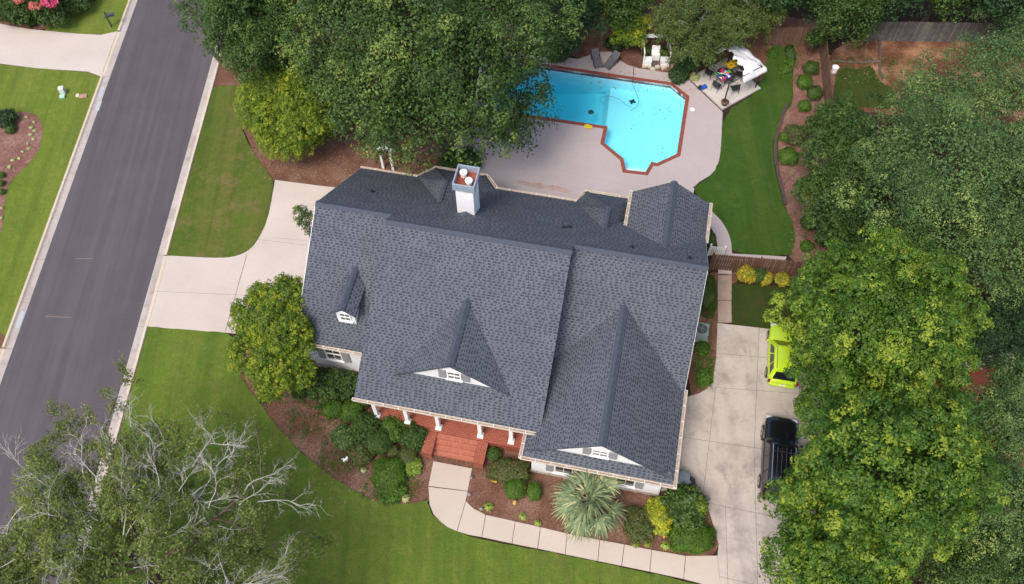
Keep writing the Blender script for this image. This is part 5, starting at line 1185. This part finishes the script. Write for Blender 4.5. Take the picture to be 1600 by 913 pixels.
# ------------------------------------------------------------------ loungers
MW = brick_mat('lounger_mesh', (.17, .165, .18), (.15, .145, .16), (.12, .12, .13), .04, .02, .004)
def lounger(px, py, rz, label):
    r = empty('sun_lounger', G(px, py), rz, label, 'sun lounger', 'loungers behind the pool'); r.scale = (.88, .82, .88)
    for x in (-.33, .33):
        f = MB(); f.tube([(x, -.95, .12), (x, -.85, .32), (x, 0, .36), (x, .15, .36)], .022, 6); f.tube([(x, .1, .36), (x, .62, 1.02)], .022, 6)
        f.tube([(x, -.8, .32), (x, -.55, .02), (x, .3, .02), (x, .45, .55)], .022, 6); f.tube([(x, -.35, .36), (x, -.3, .58), (x, .2, .60), (x, .28, .58)], .024, 6); f.build('frame', M['black'], r)
    s_ = MB(); P = [(-.92, .14), (-.84, .33), (-.4, .345), (.1, .355)]; B = [(.1, .355), (.3, .62), (.6, 1.0)]
    for nm, Q in (('seat', P), ('backrest', B)):
        f = MB()
        for (y0, z0), (y1, z1) in zip(Q[:-1], Q[1:]):
            f.add([(-.31, y0, z0+.02), (.31, y0, z0+.02), (.31, y1, z1+.02), (-.31, y1, z1+.02), (-.31, y0, z0), (.31, y0, z0), (.31, y1, z1), (-.31, y1, z1)], [(0, 1, 2, 3), (7, 6, 5, 4), (0, 4, 5, 1), (2, 6, 7, 3), (1, 5, 6, 2), (3, 7, 4, 0)])
        f.build(nm, MW, r)
lounger(931, 97, .22, 'left grey mesh lounger behind the pool, facing the water squarely')
lounger(957, 100, -.75, 'right grey mesh lounger behind the pool, turned away to the left')
# ------------------------------------------------------------------ white raised planter frame
pt = empty('raised_planter', G(1024, 103), -.04, 'white raised planter with corner frame, greenery on both sides and stones in front', 'planter')
for sg in (-1, 1):
    f = MB(); f.box((sg*.62, .1, .25), (.55, .5, .5)); f.build('side_box', M['white'], pt, bevel=.01)
    f = MB(); f.box((sg*.62, .1, .54), (.6, .55, .06)); f.build('side_top', M['white'], pt)
f = MB(); f.box((0, .7, .3), (.6, .5, .6)); f.box((0, .95, .85), (.6, .06, .5)); f.build('centre_box', M['white'], pt)
for x in (-.95, .95):
    for y in (-.1, 1.7): MB().box((x, y, .65), (.07, .07, 1.3)).build('post', M['white'], pt)
for x in (-.95, .95): MB().box((x, .8, 1.33), (.08, 1.9, .07)).build('rail', M['white'], pt)
MB().box((0, 1.7, 1.34), (1.98, .35, .06)).build('shelf', M['white'], pt)
f = MB(); f.box((.0, .12, .02), (.5, .6, .2)); f.build('well', M['bark'], pt)
rng = np.random.default_rng(9)
for i, (x, lab) in enumerate(((-.62, 'leafy plants filling the left bay of the white raised planter'), (.62, 'dense green plants filling the right bay of the white raised planter'))):
    q = pt.matrix_basis @ Vector((x, .95, .45)); C, N = clumps(rng, [(0, 0, 0, .28, .5, .3)], .16, -.4, 1.2); V, lv = puff(rng, C, N, .16, 22, .1); o = link_mesh('planter_greenery', np_mesh('planter_greenery', V, lv, F['boxd']), None, q); tag(o, lab, 'plant')
for i, (x, y, s_) in enumerate(((1007, 105, .3), (1015, 106, .22), (1019.5, 110, .3), (1027, 106.5, .3), (1037, 107, .34))):
    f = MB(); f.box((0, 0, .11), (s_*1.3, s_, .22), 0, 0, .85); tag(f.build('stone_block', pm('pale_stone', (.55, .50, .42), (.42, .38, .32)) if i == 0 else bpy.data.materials['pale_stone'], loc=G(x, y), rz=.1*i, bevel=.04), ['leftmost pale stone block in front of the white planter', 'small pale stone second from the left before the white planter', 'pale stone set forward in the middle of the row before the white planter', 'pale stone second from the right before the white planter', 'largest pale stone, rightmost before the white planter'][i], 'stone', 'stones before the white planter')
# ------------------------------------------------------------------ gazebo
gl_, gb_, gr_, gt_ = [G(*p) for p in ((1076, 123), (1128.5, 172.5), (1188, 140), (1137, 92))]
structure('patio_slab', MB().flat([tuple(p)[:2] for p in (gl_, gb_, gr_, gt_)], -.05, .14), M['slab'])
cen = (gl_+gb_+gr_+gt_)/4
X_ = (gb_-gl_).normalized(); Lx = (gb_-gl_).length; Y_ = (gt_-gl_).normalized(); Ly = (gt_-gl_).length
gz_ = empty('canopy_gazebo', (cen.x, cen.y, .14), 0, 'black metal gazebo with torn white fabric roof at the corner of the pool deck', 'gazebo')
def gp_(s_, t, z):      # s along left->near corner, t away from the pool
    p = gl_.lerp(gb_, s_)+(gt_-gl_).lerp(gr_-gb_, s_)*t; return (p.x-cen.x, p.y-cen.y, z)
cs = [(.09, .08), (.93, .08), (.93, .92), (.09, .92)]
for s_, t in cs: f = MB(); f.tube([gp_(s_, t, 0), gp_(s_, t, 2.1)], .05, 8); f.build('post', M['black'], gz_)
f = MB()
for i in range(4): f.tube([gp_(*cs[i], 2.1), gp_(*cs[(i+1) % 4], 2.1)], .03, 6)
pk1, pk2 = gp_(.35, .5, 2.85), gp_(.67, .5, 2.85); f.tube([pk1, pk2], .025, 6)
for c_, p_ in ((cs[0], pk1), (cs[3], pk1), (cs[1], pk2), (cs[2], pk2)): f.tube([gp_(*c_, 2.1), p_], .022, 6)
f.build('roof_frame', M['black'], gz_)
rg = random.Random(21); NX, NY = 46, 30; vs = []; idx = {}
def rz_(s_, t):
    tt = min(abs(t-.5)/.46, 1.15); se = max(0, (s_-.67)/.26) if s_ > .5 else max(0, (.35-s_)/.26)
    q = max(tt, se); return 2.92-.76*q-.18*max(0, q-1)*4
for i in range(NX+1):
    for j in range(NY+1):
        s_ = -.02+1.03*i/NX; t = .40+.62*j/NY
        z = rz_(s_, t)+.03*math.sin(s_*23+t*9)+.02*math.sin(t*31-s_*13)+.05*math.sin(s_*9.4)*math.sin(t*12)+rg.uniform(-.008, .008)-.06*abs(math.sin((s_-.1)*math.pi*3))
        idx[i, j] = len(vs); vs.append(gp_(s_, t, z))
fs = []
for i in range(NX):
    for j in range(NY):
        s_ = -.02+1.03*i/NX; t = .40+.62*j/NY
        edge = .46+.035*math.sin(s_*17)+.03*math.sin(s_*41)
        if s_ > .9: edge = .42-.0
        if t < edge: continue
        if s_ < .24:
            h_ = math.sin(s_*40+t*23)+math.sin(t*37-s_*19)*.8
            if h_ > .75-1.2*(.24-s_)*2 and rg.random() < .93: continue
        fs.append((idx[i, j], idx[i+1, j], idx[i+1, j+1], idx[i, j+1]))
fm = MB(); fm.add(vs, fs); o = fm.build('fabric_roof', pm('canopy_cloth', (.78, .78, .79), (.70, .70, .72), 2.5, .8), gz_, smooth=True); so_ = o.modifiers.new('t', 'SOLIDIFY'); so_.thickness = .012
rgm = MB(); rgm.add([gp_(.30, .3, 2.6), gp_(.34, .5, 2.86), gp_(.12, .5, 2.4), gp_(.02, .42, 2.15), gp_(.10, .3, 2.3)], [(0, 1, 2, 3, 4)])
rgo = rgm.build('torn_flap', bpy.data.materials['canopy_cloth'], gz_); rgo.modifiers.new('t', 'SOLIDIFY').thickness = .01
# table and chairs under it
def gw(x, y, z=.14): p = G(x, y, z); return Vector((p.x, p.y, z))
tb = empty('patio_table', gw(1131, 127), .6, 'round dark patio table under the torn canopy, covered with bright towels', 'table')
f = MB(); f.cyl((0, 0, .68), .68, .035, 32); f.build('tabletop', pm('dark_glass', (.03, .03, .032), None, 2, .15), tb)
for a in (.8, 2.37, 3.94, 5.5): MB().tube([(math.cos(a)*.5, math.sin(a)*.5, .68), (math.cos(a)*.56, math.sin(a)*.56, 0)], .022, 6).build('leg', M['black'], tb)
def towel(name, loc, rz, w_, l_, cols, label, seed):
    """cloth in coloured fields draped over the table; each field is part of the cloth's own print"""
    rr_ = random.Random(seed); n1, n2 = 26, 20; mbt = MB(); ids = {}
    for i in range(n1+1):
        for j in range(n2+1):
            x = (i/n1-.5)*l_; y = (j/n2-.5)*w_; d_ = math.hypot(x, y); z = .73+.02*math.sin(x*11)+.015*math.sin(y*13+x*4)-max(0, d_-.62)*1.1
            ids[i, j] = len(mbt.v); mbt.v.append((x, y, z))
    for i in range(n1):
        for j in range(n2):
            x = (i/n1-.5)*l_; y = (j/n2-.5)*w_; mbt.f.append((ids[i, j], ids[i+1, j], ids[i+1, j+1], ids[i, j+1])); mbt.m.append(cols(x, y))
    o = mbt.build(name, [bpy.data.materials[q] for q in TW], loc=loc, rz=rz, smooth=True); o.modifiers.new('t', 'SOLIDIFY').thickness = .015
    return tag(o, label, 'towel')
TW = []
for nm, c_ in (('cloth_blue', (.03, .06, .45)), ('cloth_red', (.70, .02, .08)), ('cloth_white', (.8, .8, .8)), ('cloth_green', (.04, .42, .06)), ('cloth_gold', (.68, .45, .01)), ('cloth_orange', (.75, .20, .03)), ('cloth_brown', (.22, .14, .01))): pm(nm, c_, tuple(q*.85 for q in c_), 4, .85); TW.append(nm)
def c1(x, y):
    a = math.atan2(y, x); s_ = int((a+math.pi)/(2*math.pi)*14+math.hypot(x, y)*1.5) % 14
    return [0, 2, 1, 0, 2, 0, 5, 3, 2, 0, 1, 1, 2, 3][s_]
towel('beach_towel', gw(1129, 127), .6, .95, 1.1, c1, 'multicoloured towel of blue, red, white and green over the near side of the patio table', 1)
def c2(x, y): return 4 if (math.sin(x*17)+math.sin(y*19+x*6)) > -.7 else 6
o = towel('beach_towel', gw(1140, 112)-Vector((0, 0, 0)), .5, .7, .95, c2, 'golden yellow towel with brown blotches behind the multicoloured one', 2)
def chair(x, y, rz, label):
    r = empty('patio_chair', gw(x, y), rz, label, 'chair', 'dark chairs round the patio table')
    f = MB(); f.box((0, 0, .43), (.5, .5, .04)); f.build('seat', M['black'], r, bevel=.02)
    f = MB(); f.box((0, .25, .72), (.5, .03, .5)); f.build('backrest', M['black'], r, bevel=.02)
    for sx in (-.25, .25):
        for sy in (-.24, .24): MB().tube([(sx, sy, .43 if sy < 0 else .9), (sx*1.08, sy*1.15, 0)], .016, 6).build('leg', M['black'], r)
        MB().tube([(sx, .25, .68), (sx*1.04, 0, .66), (sx, -.24, .62), (sx, -.24, .43)], .018, 6).build('armrest', M['black'], r)
chair(1107, 120, .9, 'dark patio chair at the left of the table, alone on the slab'); chair(1119, 140, 2.3, 'dark patio chair on the pool side of the table, nearest the blue bag')
chair(1146, 144, 3.4, 'dark patio chair at the near corner beside the black post'); chair(1152, 122, -1.9, 'dark patio chair half under the white canopy')
bb = empty('blue_bag', gw(1098, 138), .5, 'bright blue and black tote lying on the canopy slab', 'bag')
f = MB(); f.box((.08, 0, .1), (.5, .36, .2), 0, 0, .8); f.build('body', pm('blue_nylon', (.01, .10, .50)), bb, bevel=.04); f = MB(); f.box((-.2, .1, .12), (.34, .3, .22), .3, 0, .7); f.build('flap', M['black'], bb, bevel=.04)
pt2 = empty('plant_pot', gw(1131.5, 164), 0, 'brown round pot on the near corner of the canopy slab', 'pot')
f = MB(); f.tube([(0, 0, 0), (0, 0, .05), (0, 0, .3), (0, 0, .34), (0, 0, .32)], [.17, .19, .27, .29, .24], 20); f.build('body', pm('terracotta', (.14, .07, .05)), pt2, smooth=True); MB().cyl((0, 0, .29), .235, .035, 18).build('soil', M['mulch'], pt2)
# ------------------------------------------------------------------ vehicles
def car(name, px, py, rz, label, cat, paint, Lg, W, Hh, hood, suv):
    """built pointing along +Y"""
    r = empty(name, G(px, py), rz, label, cat)
    h = Lg/2; w_ = W/2; beltz = .92 if not suv else 1.08; bot = .28 if not suv else .34
    # body stations: y, half width, top height
    if suv: st = [(-h, .78, .92), (-h+.06, .93, beltz+.02), (-h*.6, .99, beltz+.03), (0, 1, beltz), (h*.30, 1, beltz-.0), (h*.42, .99, beltz-.02), (h*.75, .97, beltz-.08), (h*.93, .90, beltz-.14), (h, .74, .80)]
    else: st = [(-h, .80, .82), (-h+.05, .92, beltz+.02), (-h*.55, .99, beltz+.03), (0, 1, beltz), (h*.45, .99, beltz-.03), (h*.60, .98, beltz-.05), (h*.82, .93, beltz-.13), (h*.95, .84, beltz-.22), (h, .70, .62)]
    f = MB(); n = 0; ring = []
    for y, k_, zt in st:
        ww = w_*k_; pr = [(-ww*.88, bot), (-ww*.99, bot+.12), (-ww, bot+.35), (-ww*.965, zt-.10), (-ww*.90, zt-.02), (-ww*.45, zt+.035), (0, zt+.045), (ww*.45, zt+.035), (ww*.90, zt-.02), (ww*.965, zt-.10), (ww, bot+.35), (ww*.99, bot+.12), (ww*.88, bot)]
        ring.append([(x, y, z) for x, z in pr])
    m_ = len(ring[0]); vs = [p for q in ring for p in q]
    fs = [(i*m_+j, i*m_+(j+1) % m_, (i+1)*m_+(j+1) % m_, (i+1)*m_+j) for i in range(len(ring)-1) for j in range(m_)]
    fs += [tuple(range(m_))[::-1], tuple(range((len(ring)-1)*m_, len(ring)*m_))]
    f.add(vs, [q[::-1] for q in fs])
    # greenhouse
    y0b, y1b = (-h+.10, h*.36) if not suv else (-h+.12, h*.40); y0t, y1t = (-h+.42, h*.02) if not suv else (-h+.38, h*.14)
    def rr2(ya, yb, wd, z, c=.12): return [(-wd+c, ya, z), (wd-c, ya, z), (wd, ya+c*1.2, z), (wd, yb-c*1.5, z), (wd-c*1.4, yb, z), (-wd+c*1.4, yb, z), (-wd, yb-c*1.5, z), (-wd, ya+c*1.2, z)]
    R0 = rr2(y0b, y1b, w_*.93, beltz-.02); R1 = rr2(y0t, y1t, w_*.76, Hh-.05); R2 = rr2(y0t+.12, y1t-.12, w_*.62, Hh)
    g2 = MB(); vs = R0+R1+R2; g2.add(vs, [(i, (i+1) % 8, 8+(i+1) % 8, 8+i) for i in range(8)]+[(8+i, 8+(i+1) % 8, 16+(i+1) % 8, 16+i) for i in range(8)]+[tuple(range(16, 24))])
    bo = f.build('body', paint, r, smooth=True, subsurf=1); ro = g2.build('cabin', paint, r, smooth=True, bevel=.03)
    GL = M['carglass']
    def pane(nm, a, b, c, d, ins=(.08, .1), out=.012, par=r, mat=None):
        a, b, c, d = [Vector(q) for q in (a, b, c, d)]; nn = (b-a).cross(d-a).normalized()*out; ce = (a+b+c+d)/4
        def q(u, v): return a.lerp(b, u).lerp(d.lerp(c, u), v)+nn
        p = MB(); i_, k_ = ins; pts = [q(i_*1.6, k_), q(1-i_*1.6, k_), q(1-i_, k_*1.8), q(1-i_*1.2, 1-k_*1.2), q(1-i_*2, 1-k_), q(i_*2, 1-k_), q(i_*1.2, 1-k_*1.2), q(i_, k_*1.8)]
        p.add(pts, [tuple(range(8))]); p.add([x-nn*1.4 for x in pts]+pts, [(i, (i+1) % 8, 8+(i+1) % 8, 8+i) for i in range(8)])
        p.build(nm, mat or GL, par)
    pane('rear_window', R0[0], R0[1], R1[1], R1[0], (.03, .12)); pane('windscreen', R0[4], R0[5], R1[5], R1[4], (.0, .06))
    for a_, b_, c_, d_ in ((R0[2], R0[3], R1[3], R1[2]), (R0[6], R0[7], R1[7], R1[6])):
        a_, b_, c_, d_ = map(Vector, (a_, b_, c_, d_))
        for u0, u1 in ((.02, .32), (.34, .66), (.68, .98)):
            pane('side_window', a_.lerp(b_, u0), a_.lerp(b_, u1), d_.lerp(c_, u1), d_.lerp(c_, u0), (.03, .12))
    wr = .33 if not suv else .39
    for sy in (-h*.60, h*.62):
        for sx in (-1, 1):
            x0 = sx*(w_-.20); x1 = sx*(w_+.012)
            ty = MB().tube([(x0, sy, wr), (x0+sx*.02, sy, wr), (x1-sx*.02, sy, wr), (x1, sy, wr)], [wr*.94, wr, wr, wr*.92], 26).build('wheel', M['black'], r)
            rm = MB(); rm.tube([(x1-sx*.01, sy, wr), (x1+sx*.012, sy, wr)], [wr*.66, wr*.60], 20)
            rm.build('rim', bpy.data.materials.get('alloy') or pm('alloy', (.55, .55, .57), None, 3, .3, metal=.8), ty)
            MB().tube([(x1+sx*.012, sy, wr), (x1+sx*.02, sy, wr)], [wr*.2, wr*.15], 12).build('hub', M['black'], ty)
    for sx in (-1, 1):
        f = MB(); f.box((sx*(w_+.09), h*.28, beltz+.08), (.2, .12, .14), 0, 0, .8); f.build('wing_mirror', paint, r, bevel=.03)
        f = MB(); f.box((sx*w_*.72, h*.93, beltz-.26), (.34, .16, .14)); f.build('headlight', bpy.data.materials.get('lamp_clear') or pm('lamp_clear', (.6, .6, .62), None, 3, .15), r, bevel=.03)
        f = MB(); f.box((sx*w_*.90, -h+.05, beltz-.1), (.14, .12, .34 if suv else .26)); f.build('tail_light', bpy.data.materials.get('lamp_red') or pm('lamp_red', (.25, .012, .012), None, 3, .2), r, bevel=.03)
    MB().box((0, -h-.005, .50), (W*.8, .1, .2)).build('bumper', paint, r, bevel=.04)
    MB().box((0, -h-.06, .66), (.34, .015, .13)).build('number_plate', M['white'], r)
    if suv:
        for sx in (-1, 1): MB().tube([(sx*w_*.62, y0t+.15, Hh+.03), (sx*w_*.62, y1t-.15, Hh+.03)], .022, 8).build('roof_rail', bpy.data.materials['alloy'], r)
        for i in range(4):
            x = (-.36+.24*i); MB().box((x, (y0t+y1t)/2, Hh+.008), (.018, (y1t-y0t)*.8, .016)).build('roof_rib', pm('dark_chrome', (.3, .3, .32), None, 3, .25, metal=.6) if i == 0 else bpy.data.materials['dark_chrome'], r)
        for y in (y0t+.5, y1t-.5): MB().box((0, y, Hh+.045), (W*.62, .05, .02)).build('crossbar', M['black'], r)
    else:
        for sx in (-1, 1): MB().tube([(sx*w_*.60, y0t+.1, Hh+.005), (sx*w_*.60, y1t-.1, Hh+.005)], .016, 6).build('roof_rail', M['black'], r)
        MB().tube([(0, y0t+.35, Hh), (0, y0t+.28, Hh+.16)], [.02, .008], 6).build('aerial', M['black'], r)
        MB().box((0, y0t-.02, Hh-.03), (W*.66, .18, .03)).build('spoiler', paint, r, bevel=.01)
        MB().box((0, y0t-.115, Hh-.03), (.3, .012, .025)).build('brake_light', bpy.data.materials['lamp_red'], r)
    return r
m, n, l, b = new_mat('car_glass'); M['carglass'] = m; setv(b, 'Base Color', (.012, .014, .016, 1)); setv(b, 'Roughness', .05); setv(b, 'Coat Weight', .5)
def paint(name, c, rough=.3):
    m, n, l, b = new_mat(name); setv(b, 'Base Color', c+(1,)); setv(b, 'Roughness', rough); setv(b, 'Coat Weight', .8); setv(b, 'Coat Roughness', .06); return m
car('hatchback', 1219.5, 561, -.20, 'lime yellow hatchback parked on the drive half under the upper maple', 'car', paint('lime_paint', (.50, .70, .02)), 4.1, 1.8, 1.6, 1, False)
car('sport_utility_vehicle', 1213, 722, -.215, 'black sport utility vehicle with roof rails parked below the lime hatchback', 'car', paint('black_paint', (.008, .008, .010), .2), 4.9, 1.96, 1.85, 1, True)
